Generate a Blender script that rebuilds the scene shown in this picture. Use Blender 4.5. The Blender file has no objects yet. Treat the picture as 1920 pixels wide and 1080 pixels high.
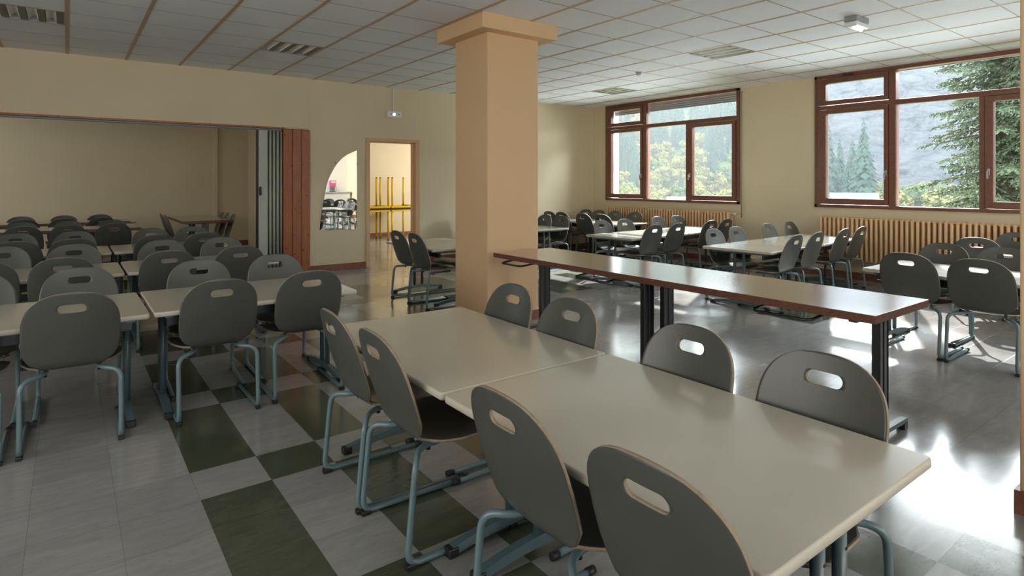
import bpy, bmesh, math, random
from mathutils import Vector, Matrix, noise
random.seed(7)
PI = math.pi
S = bpy.context.scene
COL = S.collection

# ------------------------------------------------------------------ camera
CAM_H = 1.40
FPX = 1113.0
YAW = math.atan(832 / 1113.0)
cd = bpy.data.cameras.new('camera')
cam = bpy.data.objects.new('camera', cd)
COL.objects.link(cam)
cam.location = (0, 0, CAM_H)
cam.rotation_euler = (PI / 2, 0, -YAW)
cd.sensor_width = 36
cd.sensor_fit = 'HORIZONTAL'
cd.lens = 36 * FPX / 1920
cd.shift_x = 0
cd.shift_y = -(540 - 341) / 1920
cd.clip_start = 0.05
cd.clip_end = 3000
S.camera = cam

# ------------------------------------------------------------------ view
S.view_settings.view_transform = 'Standard'
S.view_settings.look = 'None'
S.view_settings.exposure = 0.55
S.view_settings.gamma = 1.0
S.view_settings.use_curve_mapping = False
S.cycles.use_denoising = True
S.cycles.max_bounces = 10
S.cycles.diffuse_bounces = 6
S.cycles.glossy_bounces = 4
S.cycles.transparent_max_bounces = 12
S.cycles.caustics_reflective = False
S.cycles.caustics_refractive = False
S.cycles.sample_clamp_indirect = 6.0

# ------------------------------------------------------------------ world
W = bpy.data.worlds.new('sky')
S.world = W
W.use_nodes = True
wn = W.node_tree
for n in list(wn.nodes): wn.nodes.remove(n)
wo = wn.nodes.new('ShaderNodeOutputWorld')
wb = wn.nodes.new('ShaderNodeBackground')
wb.inputs['Color'].default_value = (0.82, 0.92, 1.0, 1)
wb.inputs['Strength'].default_value = 5.2
wn.links.new(wb.outputs[0], wo.inputs[0])


def area(name, loc, target, sx, sy, power, col=(1, 1, 1), portal=False):
    l = bpy.data.lights.new(name, 'AREA')
    l.shape = 'RECTANGLE'
    l.size, l.size_y = sx, sy
    l.energy = power
    l.color = col
    if portal: l.cycles.is_portal = True
    o = bpy.data.objects.new(name, l)
    COL.objects.link(o)
    o.location = loc
    d = Vector(target) - Vector(loc)
    o.rotation_euler = d.to_track_quat('-Z', 'Y').to_euler()
    return o

# low sun over the ridge: the bright patches on the floor lie 25 deg off the window normal, 31 deg high
sl = bpy.data.lights.new('sun', 'SUN')
sl.energy = 16.0
sl.angle = math.radians(0.8)
sl.color = (1.0, 0.97, 0.92)
sun = bpy.data.objects.new('sun', sl)
COL.objects.link(sun)
sun.location = (30, 14, 22)
sun.rotation_euler = Vector((-1, -.48, -.68)).to_track_quat('-Z', 'Y').to_euler()

# window bands on the window wall: (y_low, y_high)
WIN = [(5.709, 8.815), (1.346, 4.452), (-3.017, 0.089)]
DAY = (0.90, 0.96, 1.0)
for i, (a, b) in enumerate(WIN):
    area('sky_portal', (9.50, (a + b) / 2, 2.0), (0, (a + b) / 2, 2.0), 3.0, 1.9, 1, portal=True)
    # added lamp standing in for bright sky over the eaves, above what the camera can see through the panes
    area('sky_fill', (12.6, (a + b) / 2, 5.4), ((5.4, 5.4, 7.3)[i], ((a + b) / 2, (a + b) / 2, -4.0)[i], 0.6), 5.0, 4.0, (1400, 1100, 260)[i], DAY)
    # hidden lamp added for light bounced up from the ground outside
    area('ground_bounce_fill', (10.6, (a + b) / 2, .25), (6.4, (a + b) / 2, 3.1), 3.2, 1.4, (200, 200, 240)[i], DAY)
# added lamps: hall side and rear fill, then light of the two rooms beyond (their own windows, out of sight)
area('side_fill', (-3.7, 2.2, 1.8), (3, 3.0, 1.6), 4.0, 1.6, 80, (1.0, 0.98, 0.93))
area('rear_fill', (2.0, -4.7, 1.6), (2.6, 1.5, 3.2), 6.0, 1.6, 110, (1.0, 0.98, 0.93))
area('daylight_annex', (-3.6, 11.6, 1.9), (1.5, 12.2, 0.9), 2.2, 1.4, 30, DAY)
area('daylight_store', (8.6, 11.9, 1.8), (5.2, 12.9, 1.1), 1.6, 1.4, 75, (1, 0.97, 0.9))

# ------------------------------------------------------------------ materials
def mat(name, col, rough=0.5, spec=0.5, metal=0.0, var=0.0, vscale=3.0, bump=0.0, bscale=40.0, coat=0.0, stretch=None):
    m = bpy.data.materials.new(name)
    m.use_nodes = True
    nt = m.node_tree
    b = nt.nodes['Principled BSDF']
    b.inputs['Base Color'].default_value = (*col, 1)
    b.inputs['Roughness'].default_value = rough
    b.inputs['Specular IOR Level'].default_value = spec
    b.inputs['Metallic'].default_value = metal
    b.inputs['Coat Weight'].default_value = coat
    b.inputs['Coat Roughness'].default_value = 0.12
    tc = nt.nodes.new('ShaderNodeTexCoord')
    mp = nt.nodes.new('ShaderNodeMapping')
    nt.links.new(tc.outputs['Object'], mp.inputs[0])
    if stretch: mp.inputs['Scale'].default_value = stretch
    n = nt.nodes.new('ShaderNodeTexNoise')
    n.inputs['Scale'].default_value = vscale
    n.inputs['Detail'].default_value = 5
    nt.links.new(mp.outputs[0], n.inputs['Vector'])
    r = nt.nodes.new('ShaderNodeMapRange')
    r.inputs['From Min'].default_value = 0.25
    r.inputs['From Max'].default_value = 0.75
    r.inputs['To Min'].default_value = 1 - var
    r.inputs['To Max'].default_value = 1 + var
    nt.links.new(n.outputs[0], r.inputs[0])
    mx = nt.nodes.new('ShaderNodeVectorMath')
    mx.operation = 'SCALE'
    mx.inputs[0].default_value = col
    nt.links.new(r.outputs[0], mx.inputs['Scale'])
    nt.links.new(mx.outputs[0], b.inputs['Base Color'])
    if bump:
        n2 = nt.nodes.new('ShaderNodeTexNoise')
        n2.inputs['Scale'].default_value = bscale
        nt.links.new(mp.outputs[0], n2.inputs['Vector'])
        bp = nt.nodes.new('ShaderNodeBump')
        bp.inputs['Strength'].default_value = bump
        bp.inputs['Distance'].default_value = 0.01
        nt.links.new(n2.outputs[0], bp.inputs['Height'])
        nt.links.new(bp.outputs[0], b.inputs['Normal'])
    return m


def emat(name, col, strength):
    m = mat(name, col, 0.3)
    b = m.node_tree.nodes['Principled BSDF']
    b.inputs['Emission Color'].default_value = (*col, 1)
    b.inputs['Emission Strength'].default_value = strength
    return m


def wood_mat(name, c1, c2, rough, scale=(1, 1, 1), knots=True, coat=0.0):
    m = bpy.data.materials.new(name)
    m.use_nodes = True
    nt = m.node_tree
    b = nt.nodes['Principled BSDF']
    b.inputs['Roughness'].default_value = rough
    b.inputs['Coat Weight'].default_value = coat
    b.inputs['Coat Roughness'].default_value = 0.17
    b.inputs['Coat IOR'].default_value = 1.55
    tc = nt.nodes.new('ShaderNodeTexCoord')
    mp = nt.nodes.new('ShaderNodeMapping')
    mp.inputs['Scale'].default_value = scale
    nt.links.new(tc.outputs['Object'], mp.inputs[0])
    n = nt.nodes.new('ShaderNodeTexNoise')
    n.inputs['Scale'].default_value = 9
    n.inputs['Detail'].default_value = 8
    n.inputs['Distortion'].default_value = 1.2
    nt.links.new(mp.outputs[0], n.inputs['Vector'])
    cr = nt.nodes.new('ShaderNodeValToRGB')
    cr.color_ramp.elements[0].position = 0.35
    cr.color_ramp.elements[0].color = (*c1, 1)
    cr.color_ramp.elements[1].position = 0.68
    cr.color_ramp.elements[1].color = (*c2, 1)
    nt.links.new(n.outputs[0], cr.inputs[0])
    out = cr.outputs[0]
    if knots:
        v = nt.nodes.new('ShaderNodeTexVoronoi')
        v.inputs['Scale'].default_value = 8.0
        mp2 = nt.nodes.new('ShaderNodeMapping')
        mp2.inputs['Scale'].default_value = (1.6, 1.6, 1.1)
        nt.links.new(tc.outputs['Object'], mp2.inputs[0])
        nt.links.new(mp2.outputs[0], v.inputs['Vector'])
        r = nt.nodes.new('ShaderNodeMapRange')
        r.inputs['From Min'].default_value = 0.08
        r.inputs['From Max'].default_value = 0.17
        nt.links.new(v.outputs['Distance'], r.inputs[0])
        mx = nt.nodes.new('ShaderNodeMix')
        mx.data_type = 'RGBA'
        mx.inputs[6].default_value = (c1[0] * .25, c1[1] * .2, c1[2] * .2, 1)
        nt.links.new(r.outputs[0], mx.inputs[0])
        nt.links.new(out, mx.inputs[7])
        out = mx.outputs[2]
    nt.links.new(out, b.inputs['Base Color'])
    return m

M = {}
M['wall'] = mat('cream_paint', (0.70, 0.60, 0.415), 0.55, 0.35, var=0.035, vscale=1.3, bump=0.05, bscale=90)
M['wall2'] = mat('annex_paint', (0.68, 0.57, 0.38), 0.55, 0.35, var=0.05, vscale=.9)
M['white_wall'] = mat('white_paint', (0.82, 0.82, 0.80), 0.5, var=0.02)
M['pillar'] = mat('tan_paint', (0.74, 0.50, 0.29), 0.5, 0.4, var=0.03, vscale=1.2, bump=0.05, bscale=80)
M['base'] = wood_mat('skirting_tile', (0.19, 0.075, 0.045), (0.27, 0.11, 0.065), 0.35, (3, 3, 3), knots=False)
M['pine'] = wood_mat('red_stained_pine', (0.30, 0.095, 0.035), (0.42, 0.15, 0.055), 0.38, (6, 6, .35))
M['winwood'] = wood_mat('window_wood', (0.145, 0.055, 0.032), (0.21, 0.082, 0.048), 0.35, (3, 3, 3), knots=False, coat=.15)
M['doorframe'] = mat('peach_gloss_paint', (0.66, 0.42, 0.25), 0.35, var=.03)
M['tile_c'] = mat('ceiling_tile', (0.82, 0.85, 0.89), 0.75, 0.2, var=0.03, vscale=1.5)
M['tbar'] = mat('tan_ceiling_bar', (0.50, 0.36, 0.22), 0.5)
M['tbar_thin'] = mat('ceiling_joint', (0.38, 0.30, 0.22), 0.6)
M['shell'] = mat('grey_laminate_shell', (0.074, 0.078, 0.070), 0.34, 0.5, var=0.06, vscale=7, coat=0.0)
M['rim'] = mat('plywood_edge', (0.30, 0.235, 0.16), 0.6, var=.2, vscale=60)
M['tube'] = mat('blue_grey_enamel', (0.12, 0.19, 0.21), 0.3, 0.6, var=.04)
M['tablemetal'] = mat('table_enamel', (0.07, 0.115, 0.13), 0.32, 0.6, var=.04)
M['navy'] = mat('dark_navy_steel', (0.018, 0.024, 0.032), 0.4, 0.5)
M['blackplastic'] = mat('black_plastic', (0.012, 0.012, 0.014), 0.45)
M['blackmetal'] = mat('black_metal', (0.02, 0.021, 0.024), 0.3, 0.6)
M['ttop'] = mat('beige_grey_laminate', (0.53, 0.50, 0.41), 0.26, 0.5, var=0.03, vscale=2.5, coat=0.6)
M['tedge'] = mat('cream_edge', (0.55, 0.51, 0.42), 0.4)
M['browntop'] = wood_mat('brown_laminate', (0.13, 0.068, 0.045), (0.18, 0.095, 0.064), 0.24, (10, .9, 1), knots=False, coat=1.0)
M['brownedge'] = wood_mat('worn_brown_edge', (0.09, 0.032, 0.018), (0.20, 0.08, 0.045), 0.4, (6, 6, 30), knots=False)
M['radiator'] = mat('radiator_enamel', (0.72, 0.47, 0.25), 0.35, 0.5, var=.02)
M['white'] = mat('white_plastic', (0.75, 0.75, 0.72), 0.4)
M['chrome'] = mat('brushed_chrome', (0.7, 0.7, 0.7), 0.2, metal=1.0)
M['grey'] = mat('grey_plastic', (0.30, 0.31, 0.32), 0.5)
M['track'] = mat('grey_blue_track', (0.22, 0.27, 0.30), 0.4)
M['yellow'] = mat('yellow_enamel', (0.80, 0.50, 0.01), 0.35, 0.5)
M['curtain'] = mat('grey_green_vinyl', (0.46, 0.50, 0.43), 0.45, var=.05)
M['reflector'] = mat('white_reflector', (0.92, 0.92, 0.84), 0.25, 0.9, bump=.25, bscale=14)
M['louvre'] = mat('olive_louvre_blank', (0.17, 0.15, 0.11), 0.5)
M['reveal'] = mat('white_render', (0.85, 0.86, 0.88), 0.7)
M['shutter'] = mat('grey_shutter', (0.16, 0.16, 0.17), 0.5)
M['glow'] = emat('lit_lens', (1.0, 0.93, 0.78), 2.6)
M['lens'] = mat('clear_diffuser', (0.85, 0.86, 0.86), 0.15)
M['plum'] = mat('plum_plastic', (0.36, 0.06, 0.14), 0.25)
M['mirror'] = mat('mirror_silver', (0.93, 0.95, 0.94), 0.015, metal=1.0)
M['greenleaf'] = mat('conifer_needles', (0.085, 0.115, 0.065), 0.7, 0.2, var=.35, vscale=2)
M['farconifer'] = mat('far_conifer_needles', (0.050, 0.090, 0.062), 0.8, 0.1, var=.3, vscale=.4)
M['leaf_yellow'] = mat('autumn_leaves', (0.24, 0.23, 0.07), 0.8, 0.1, var=.35, vscale=.6)
M['leaf_green'] = mat('broad_leaves', (0.11, 0.17, 0.06), 0.8, 0.1, var=.35, vscale=.6)
M['bark'] = mat('bark', (0.09, 0.06, 0.04), 0.9, var=.3, vscale=8)
M['grass'] = mat('meadow', (0.10, 0.14, 0.05), 0.9, 0.1, var=.3, vscale=.3)
M['roof'] = mat('pale_roof', (0.10, 0.105, 0.115), 0.5)
M['housewall'] = mat('house_render', (0.075, 0.06, 0.045), 0.7)

# glass: thin clear pane
g = bpy.data.materials.new('window_glass')
g.use_nodes = True
nt = g.node_tree
for n in list(nt.nodes): nt.nodes.remove(n)
o_ = nt.nodes.new('ShaderNodeOutputMaterial')
t_ = nt.nodes.new('ShaderNodeBsdfTransparent')
t_.inputs[0].default_value = (0.96, 0.975, 0.97, 1)
gl = nt.nodes.new('ShaderNodeBsdfGlossy')
gl.inputs['Roughness'].default_value = 0.02
fr = nt.nodes.new('ShaderNodeFresnel')
fr.inputs[0].default_value = 1.35
ms = nt.nodes.new('ShaderNodeMixShader')
nt.links.new(fr.outputs[0], ms.inputs[0])
nt.links.new(t_.outputs[0], ms.inputs[1])
nt.links.new(gl.outputs[0], ms.inputs[2])
nt.links.new(ms.outputs[0], o_.inputs[0])
M['glass'] = g


# floor tile material: marbled vinyl with joints every 0.3 m
def floor_mat(name, c, streak, scuff=None, scuff_amt=0.0):
    m = bpy.data.materials.new(name)
    m.use_nodes = True
    nt = m.node_tree
    N, L = nt.nodes, nt.links
    b = N['Principled BSDF']
    tc = N.new('ShaderNodeTexCoord')
    sep = N.new('ShaderNodeSeparateXYZ')
    L.new(tc.outputs['Object'], sep.inputs[0])
    def mth(op, a, bb=None):
        x = N.new('ShaderNodeMath'); x.operation = op
        for i, v in enumerate((a, bb)):
            if v is None: continue
            if isinstance(v, (int, float)): x.inputs[i].default_value = v
            else: L.new(v, x.inputs[i])
        return x.outputs[0]
    fx = mth('DIVIDE', mth('SUBTRACT', sep.outputs[0], 0.467), 0.2995)
    fy = mth('DIVIDE', mth('SUBTRACT', sep.outputs[1], 2.91), 0.2995)
    ix, iy = mth('FLOOR', fx), mth('FLOOR', fy)
    cell = N.new('ShaderNodeCombineXYZ')
    L.new(ix, cell.inputs[0]); L.new(iy, cell.inputs[1])
    wnz = N.new('ShaderNodeTexWhiteNoise'); wnz.noise_dimensions = '3D'
    L.new(cell.outputs[0], wnz.inputs[0])
    # joint distance
    dx = mth('ABSOLUTE', mth('SUBTRACT', mth('FRACT', fx), 0.5))
    dy = mth('ABSOLUTE', mth('SUBTRACT', mth('FRACT', fy), 0.5))
    jd = mth('MAXIMUM', dx, dy)
    joint = mth('GREATER_THAN', jd, 0.4955)
    # streaks
    mp = N.new('ShaderNodeMapping')
    mp.inputs['Scale'].default_value = (3.0, 11.0, 1)
    L.new(tc.outputs['Object'], mp.inputs[0])
    n1 = N.new('ShaderNodeTexNoise'); n1.inputs['Scale'].default_value = 1.6
    n1.inputs['Detail'].default_value = 9; n1.inputs['Roughness'].default_value = 0.72
    n1.inputs['Distortion'].default_value = 1.0
    L.new(mp.outputs[0], n1.inputs['Vector'])
    r1 = N.new('ShaderNodeMapRange')
    r1.inputs['From Min'].default_value = 0.3; r1.inputs['From Max'].default_value = 0.7
    L.new(n1.outputs[0], r1.inputs[0])
    mix = N.new('ShaderNodeMix'); mix.data_type = 'RGBA'
    mix.inputs[6].default_value = (*c, 1); mix.inputs[7].default_value = (*streak, 1)
    L.new(r1.outputs[0], mix.inputs[0])
    # tile to tile value
    v = N.new('ShaderNodeMapRange')
    v.inputs['To Min'].default_value = 0.93; v.inputs['To Max'].default_value = 1.07
    L.new(wnz.outputs[0], v.inputs[0])
    sc = N.new('ShaderNodeVectorMath'); sc.operation = 'SCALE'
    L.new(mix.outputs[2], sc.inputs[0]); L.new(v.outputs[0], sc.inputs['Scale'])
    out = sc.outputs[0]
    # scuffs: sparse dark (or pale) flecks
    mp2 = N.new('ShaderNodeMapping'); mp2.inputs['Scale'].default_value = (7, 19, 1)
    mp2.inputs['Rotation'].default_value = (0, 0, .5)
    L.new(tc.outputs['Object'], mp2.inputs[0])
    n2 = N.new('ShaderNodeTexNoise'); n2.inputs['Scale'].default_value = 2.3; n2.inputs['Detail'].default_value = 6
    n2.inputs['Roughness'].default_value = .8
    L.new(mp2.outputs[0], n2.inputs['Vector'])
    r2 = N.new('ShaderNodeMapRange'); r2.inputs['From Min'].default_value = 0.635; r2.inputs['From Max'].default_value = 0.69
    r2.inputs['To Max'].default_value = scuff_amt
    L.new(n2.outputs[0], r2.inputs[0])
    m3 = N.new('ShaderNodeMix'); m3.data_type = 'RGBA'
    m3.inputs[7].default_value = (*scuff, 1)
    L.new(r2.outputs[0], m3.inputs[0]); L.new(out, m3.inputs[6])
    m4 = N.new('ShaderNodeMix'); m4.data_type = 'RGBA'
    m4.inputs[7].default_value = (c[0] * .35, c[1] * .35, c[2] * .35, 1)
    jf = mth('MULTIPLY', joint, 0.4)
    L.new(jf, m4.inputs[0]); L.new(m3.outputs[2], m4.inputs[6])
    L.new(m4.outputs[2], b.inputs['Base Color'])
    # gloss with worn patches
    n3 = N.new('ShaderNodeTexNoise'); n3.inputs['Scale'].default_value = 1.1; n3.inputs['Detail'].default_value = 6
    L.new(tc.outputs['Object'], n3.inputs['Vector'])
    r3 = N.new('ShaderNodeMapRange'); r3.inputs['From Min'].default_value = 0.35; r3.inputs['From Max'].default_value = 0.7
    r3.inputs['To Min'].default_value = 0.10; r3.inputs['To Max'].default_value = 0.30
    L.new(n3.outputs[0], r3.inputs[0])
    L.new(r3.outputs[0], b.inputs['Roughness'])
    b.inputs['Specular IOR Level'].default_value = 0.8
    b.inputs['Coat Weight'].default_value = 0.25
    b.inputs['Coat Roughness'].default_value = 0.14
    bp = N.new('ShaderNodeBump'); bp.inputs['Strength'].default_value = 0.25; bp.inputs['Distance'].default_value = 0.004
    n4 = N.new('ShaderNodeTexNoise'); n4.inputs['Scale'].default_value = 5.0; n4.inputs['Detail'].default_value = 3
    L.new(tc.outputs['Object'], n4.inputs['Vector'])
    tl = mth('MULTIPLY', wnz.outputs[0], 0.15)
    hh = mth('ADD', n4.outputs[0], mth('MULTIPLY', joint, -0.6))
    L.new(hh, bp.inputs['Height'])
    L.new(bp.outputs[0], b.inputs['Normal'])
    return m

M['floor_light'] = floor_mat('pale_grey_vinyl_tile', (0.235, 0.235, 0.235), (0.32, 0.315, 0.31), (0.06, 0.06, 0.055), 0.8)
M['floor_dark'] = floor_mat('dark_green_vinyl_tile', (0.050, 0.062, 0.036), (0.085, 0.095, 0.058), (0.30, 0.31, 0.26), 0.45)

# ------------------------------------------------------------------ mesh helpers
def add_box(bm, x0, x1, y0, y1, z0, z1, mi=0, mtx=None):
    vs = [bm.verts.new((x, y, z)) for z in (z0, z1) for y in (y0, y1) for x in (x0, x1)]
    fs = [(0, 2, 3, 1), (4, 5, 7, 6), (0, 1, 5, 4), (2, 6, 7, 3), (0, 4, 6, 2), (1, 3, 7, 5)]
    out = []
    for f in fs:
        fc = bm.faces.new([vs[i] for i in f]); fc.material_index = mi; out.append(fc)
    if mtx: bmesh.ops.transform(bm, matrix=mtx, verts=vs)
    return vs, out


def add_tube(bm, pts, r, seg=10, mi=0, cap=True, radii=None):
    pts = [Vector(p) for p in pts]
    rings = []
    up = None
    for i, p in enumerate(pts):
        if i == 0: t = pts[1] - p
        elif i == len(pts) - 1: t = p - pts[i - 1]
        else: t = (pts[i + 1] - p).normalized() + (p - pts[i - 1]).normalized()
        t.normalize()
        if up is None:
            up = Vector((0, 0, 1)) if abs(t.z) < 0.9 else Vector((0, 1, 0))
        s = t.cross(up)
        if s.length < 1e-4: s = t.cross(Vector((1, 0, 0)))
        s.normalize()
        up = s.cross(t).normalized()
        rr = radii[i] if radii else r
        rings.append([bm.verts.new(p + (s * math.cos(2 * PI * k / seg) + up * math.sin(2 * PI * k / seg)) * rr) for k in range(seg)])
    for a, b in zip(rings, rings[1:]):
        for k in range(seg):
            f = bm.faces.new((a[k], a[(k + 1) % seg], b[(k + 1) % seg], b[k])); f.smooth = True; f.material_index = mi
    if cap:
        f = bm.faces.new(list(reversed(rings[0]))); f.material_index = mi
        f = bm.faces.new(rings[-1]); f.material_index = mi


def smooth_path(ctrl, n=5):
    """Catmull-Rom through control points"""
    P = [Vector(p) for p in ctrl]
    P = [P[0] * 2 - P[1]] + P + [P[-1] * 2 - P[-2]]
    out = []
    for i in range(1, len(P) - 2):
        for k in range(n):
            t = k / n
            a, b, c, d = P[i - 1], P[i], P[i + 1], P[i + 2]
            out.append(0.5 * ((2 * b) + (c - a) * t + (2 * a - 5 * b + 4 * c - d) * t * t + (3 * b - a - 3 * c + d) * t ** 3))
    out.append(P[-2])
    return out


def fillet(pts, rad, n=5):
    """polyline with rounded corners"""
    P = [Vector(p) for p in pts]
    out = [P[0]]
    for i in range(1, len(P) - 1):
        a, b, c = P[i - 1], P[i], P[i + 1]
        r = min(rad, (a - b).length * .49, (c - b).length * .49)
        p0, p1 = b + (a - b).normalized() * r, b + (c - b).normalized() * r
        for k in range(n + 1):
            t = k / n
            out.append((1 - t) ** 2 * p0 + 2 * t * (1 - t) * b + t * t * p1)
    out.append(P[-1])
    return out


def finish(name, bm, mats, parent=None, loc=(0, 0, 0), bevel=0.0, bseg=2):
    bmesh.ops.recalc_face_normals(bm, faces=bm.faces)
    me = bpy.data.meshes.new(name)
    bm.to_mesh(me); bm.free()
    for m in (mats if isinstance(mats, (list, tuple)) else [mats]): me.materials.append(m)
    o = bpy.data.objects.new(name, me)
    COL.objects.link(o)
    o.location = loc
    if parent: o.parent = parent
    if bevel:
        md = o.modifiers.new('bevel', 'BEVEL'); md.width = bevel; md.segments = bseg; md.limit_method = 'ANGLE'
        md.harden_normals = False
    return o


def box(name, x0, x1, y0, y1, z0, z1, m, parent=None, bevel=0.0):
    cx, cy = (x0 + x1) / 2, (y0 + y1) / 2
    bm = bmesh.new()
    if parent is None:
        add_box(bm, x0 - cx, x1 - cx, y0 - cy, y1 - cy, 0, z1 - z0)
        return finish(name, bm, m, None, (cx, cy, z0), bevel)
    add_box(bm, x0, x1, y0, y1, z0, z1)
    return finish(name, bm, m, parent, (0, 0, 0), bevel)


def empty(name, loc, rz=0):
    o = bpy.data.objects.new(name, None)
    COL.objects.link(o)
    o.location = loc; o.rotation_euler = (0, 0, rz)
    o.empty_display_size = .1
    return o


def tag(o, label, cat, group=None, kind=None):
    o['label'] = label; o['category'] = cat
    if group: o['group'] = group
    if kind: o['kind'] = kind
    return o


def struct(o, label=None):
    o['kind'] = 'structure'
    if label: o['label'] = label
    return o


def copy_tree(o, parent=None):
    c = o.copy(); COL.objects.link(c)
    if parent: c.parent = parent
    for ch in o.children: copy_tree(ch, c)
    return c

CEIL = 2.985
YW = 9.2      # partition / mirror wall
XW = 9.07     # window wall
XL = -3.9     # far left wall (unseen)
YB = -5.0     # wall behind the camera
YF = 14.2     # far wall of the rooms beyond

# ------------------------------------------------------------------ floor
def build_floor():
    bm = bmesh.new()
    T = 0.2995
    x0, y0 = 0.467, 2.91
    i0, i1 = math.floor((XL - x0) / T) - 1, math.ceil((XW + .1 - x0) / T)
    j0, j1 = math.floor((YB - y0) / T) - 1, math.ceil((YF - y0) / T)
    V = {}
    def v(i, j):
        if (i, j) not in V: V[(i, j)] = bm.verts.new((x0 + i * T, y0 + j * T, 0))
        return V[(i, j)]
    for i in range(i0, i1 + 1):
        for j in range(j0, j1 + 1):
            f = bm.faces.new((v(i, j), v(i + 1, j), v(i + 1, j + 1), v(i, j + 1)))
            x, y = x0 + (i + .5) * T, y0 + (j + .5) * T
            dark = False
            band = (j % 4) != 0          # 3 dark tiles, 1 light
            if 0 <= i <= 7:
                dark = band if i % 2 == 0 else not band
                if i in (3, 4, 5) and 0 <= j <= 6: dark = dark if i < 5 else False
            if 8 <= i <= 12 and 5.6 < y < 7.75: dark = True
            if 4.85 < x < 5.7 and 5.7 < y < 6.0: dark = True
            if 5.1 < x < 5.7 and 6.0 < y < 6.6: dark = True
            if 6.0 < x < 6.3 and 6.2 < y < 6.8: dark = True
            if 5.8 < x < 6.4 and 2.9 < y < 3.5: dark = True
            f.material_index = 1 if dark else 0
    o = finish('floor', bm, [M['floor_light'], M['floor_dark']])
    struct(o, 'pale grey marbled vinyl tile floor with a dark green plaid of tiles')
    # solid slab under it
build_floor()
s = box('ground', XL - .4, XW + .38, YB - .4, YF + .4, -0.30, -0.004, M['grey']); struct(s)

# ------------------------------------------------------------------ ceiling
DX, XG = 0.61, -0.01
DY, YG = 0.587, 6.93
LIGHT_CELLS = [(-1, 0), (3, 0), (12, 0), (10, -5), (12, -10), (0, -4), (3, -8), (-4, 0), (10, -13), (-4, -8), (-1, -12)]
def build_ceiling():
    bm = bmesh.new()
    i0, i1 = math.floor((XL - XG) / DX) - 1, math.ceil((XW + .05 - XG) / DX)
    j0, j1 = math.floor((YB - YG) / DY) - 1, math.ceil((YW + .05 - YG) / DY)
    lc = set(LIGHT_CELLS)
    def cl(x): return min(max(x, XL - .1), XW + .10)
    def cy(y): return min(max(y, YB - .1), YW + .10)
    for i in range(i0, i1 + 1):
        for j in range(j0, j1 + 1):
            a, b = cl(XG + i * DX), cl(XG + (i + 1) * DX)
            c, d = cy(YG + j * DY), cy(YG + (j + 1) * DY)
            if b - a < .001 or d - c < .001: continue
            if (i, j) in lc: continue
            add_box(bm, a, b, c, d, CEIL, CEIL + .02)
    struct(finish('ceiling', bm, M['tile_c']), 'suspended ceiling of pale square tiles')
    bm = bmesh.new()
    for i in range(i0, i1 + 2):
        x = XG + i * DX
        if XL < x < XW - .05: add_box(bm, x - .016, x + .016, YB, YW, CEIL - .004, CEIL + .001)
    struct(finish('trim_1', bm, M['tbar']), 'tan ceiling grid bars')
    bm = bmesh.new()
    for j in range(j0, j1 + 2):
        y = YG + j * DY
        if YB < y < YW - .03: add_box(bm, XL, XW, y - .0055, y + .0055, CEIL - .002, CEIL + .001)
    struct(finish('trim_2', bm, M['tbar_thin']), 'thin dark joints between the ceiling tiles')
    struct(box('ceiling_slab', XL - .3, XW + .38, YB - .3, YF + .3, CEIL + .14, CEIL + .35, M['white_wall']))
build_ceiling()

LUM_LABEL = {(-1, 0): 'recessed ceiling luminaire cut by the left edge of the photo',
             (3, 0): 'recessed ceiling luminaire above the doorway side, left of the pillar',
             (12, 0): 'small far recessed ceiling luminaire near the corner beside the far window',
             (10, -5): 'recessed ceiling luminaire between the pillar and the near window',
             (12, -10): 'recessed ceiling luminaire cut by the right edge of the photo',
             (0, -4): 'recessed ceiling luminaire cut by the top edge of the photo at left'}
def luminaire(i, j):
    x0, y0 = XG + i * DX + .013, YG + j * DY + .008
    L, Wd = DX - .026, DY - .016
    r = empty('ceiling_luminaire', (x0, y0, CEIL))
    tag(r, LUM_LABEL.get((i, j), 'recessed ceiling luminaire outside the photo, over the near part of the hall'), 'ceiling light', 'recessed four strip ceiling luminaires')
    bm = bmesh.new()
    for a, b, c, d in ((0, L, 0, .012), (0, L, Wd - .012, Wd), (0, .012, 0, Wd), (L - .012, L, 0, Wd)):
        add_box(bm, a, b, c, d, -.003, .07)
    finish('housing', bm, M['grey'], r)
    bm = bmesh.new()
    add_box(bm, 0, L, 0, Wd, .070, .074)
    finish('back_plate', bm, M['louvre'], r)
    n = 4
    p = (L - .024) / n
    for k in range(n):
        xa = .012 + k * p
        # curved reflector trough
        bm = bmesh.new()
        w = p * .56
        prev = None
        for q in range(9):
            t = q / 8
            x = xa + .004 + w * t
            z = .004 + .045 * math.sin(PI * t)
            a, b = bm.verts.new((x, .014, z)), bm.verts.new((x, Wd - .014, z))
            if prev:
                f = bm.faces.new((prev[0], a, b, prev[1])); f.smooth = True
            prev = (a, b)
        finish('reflector', bm, M['reflector'], r)
        bm = bmesh.new()
        add_box(bm, xa + w + .006, xa + p - .001, .012, Wd - .012, 0.0, .012)
        finish('louvre_blank', bm, M['louvre'], r)
for c in LIGHT_CELLS: luminaire(*c)

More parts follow.
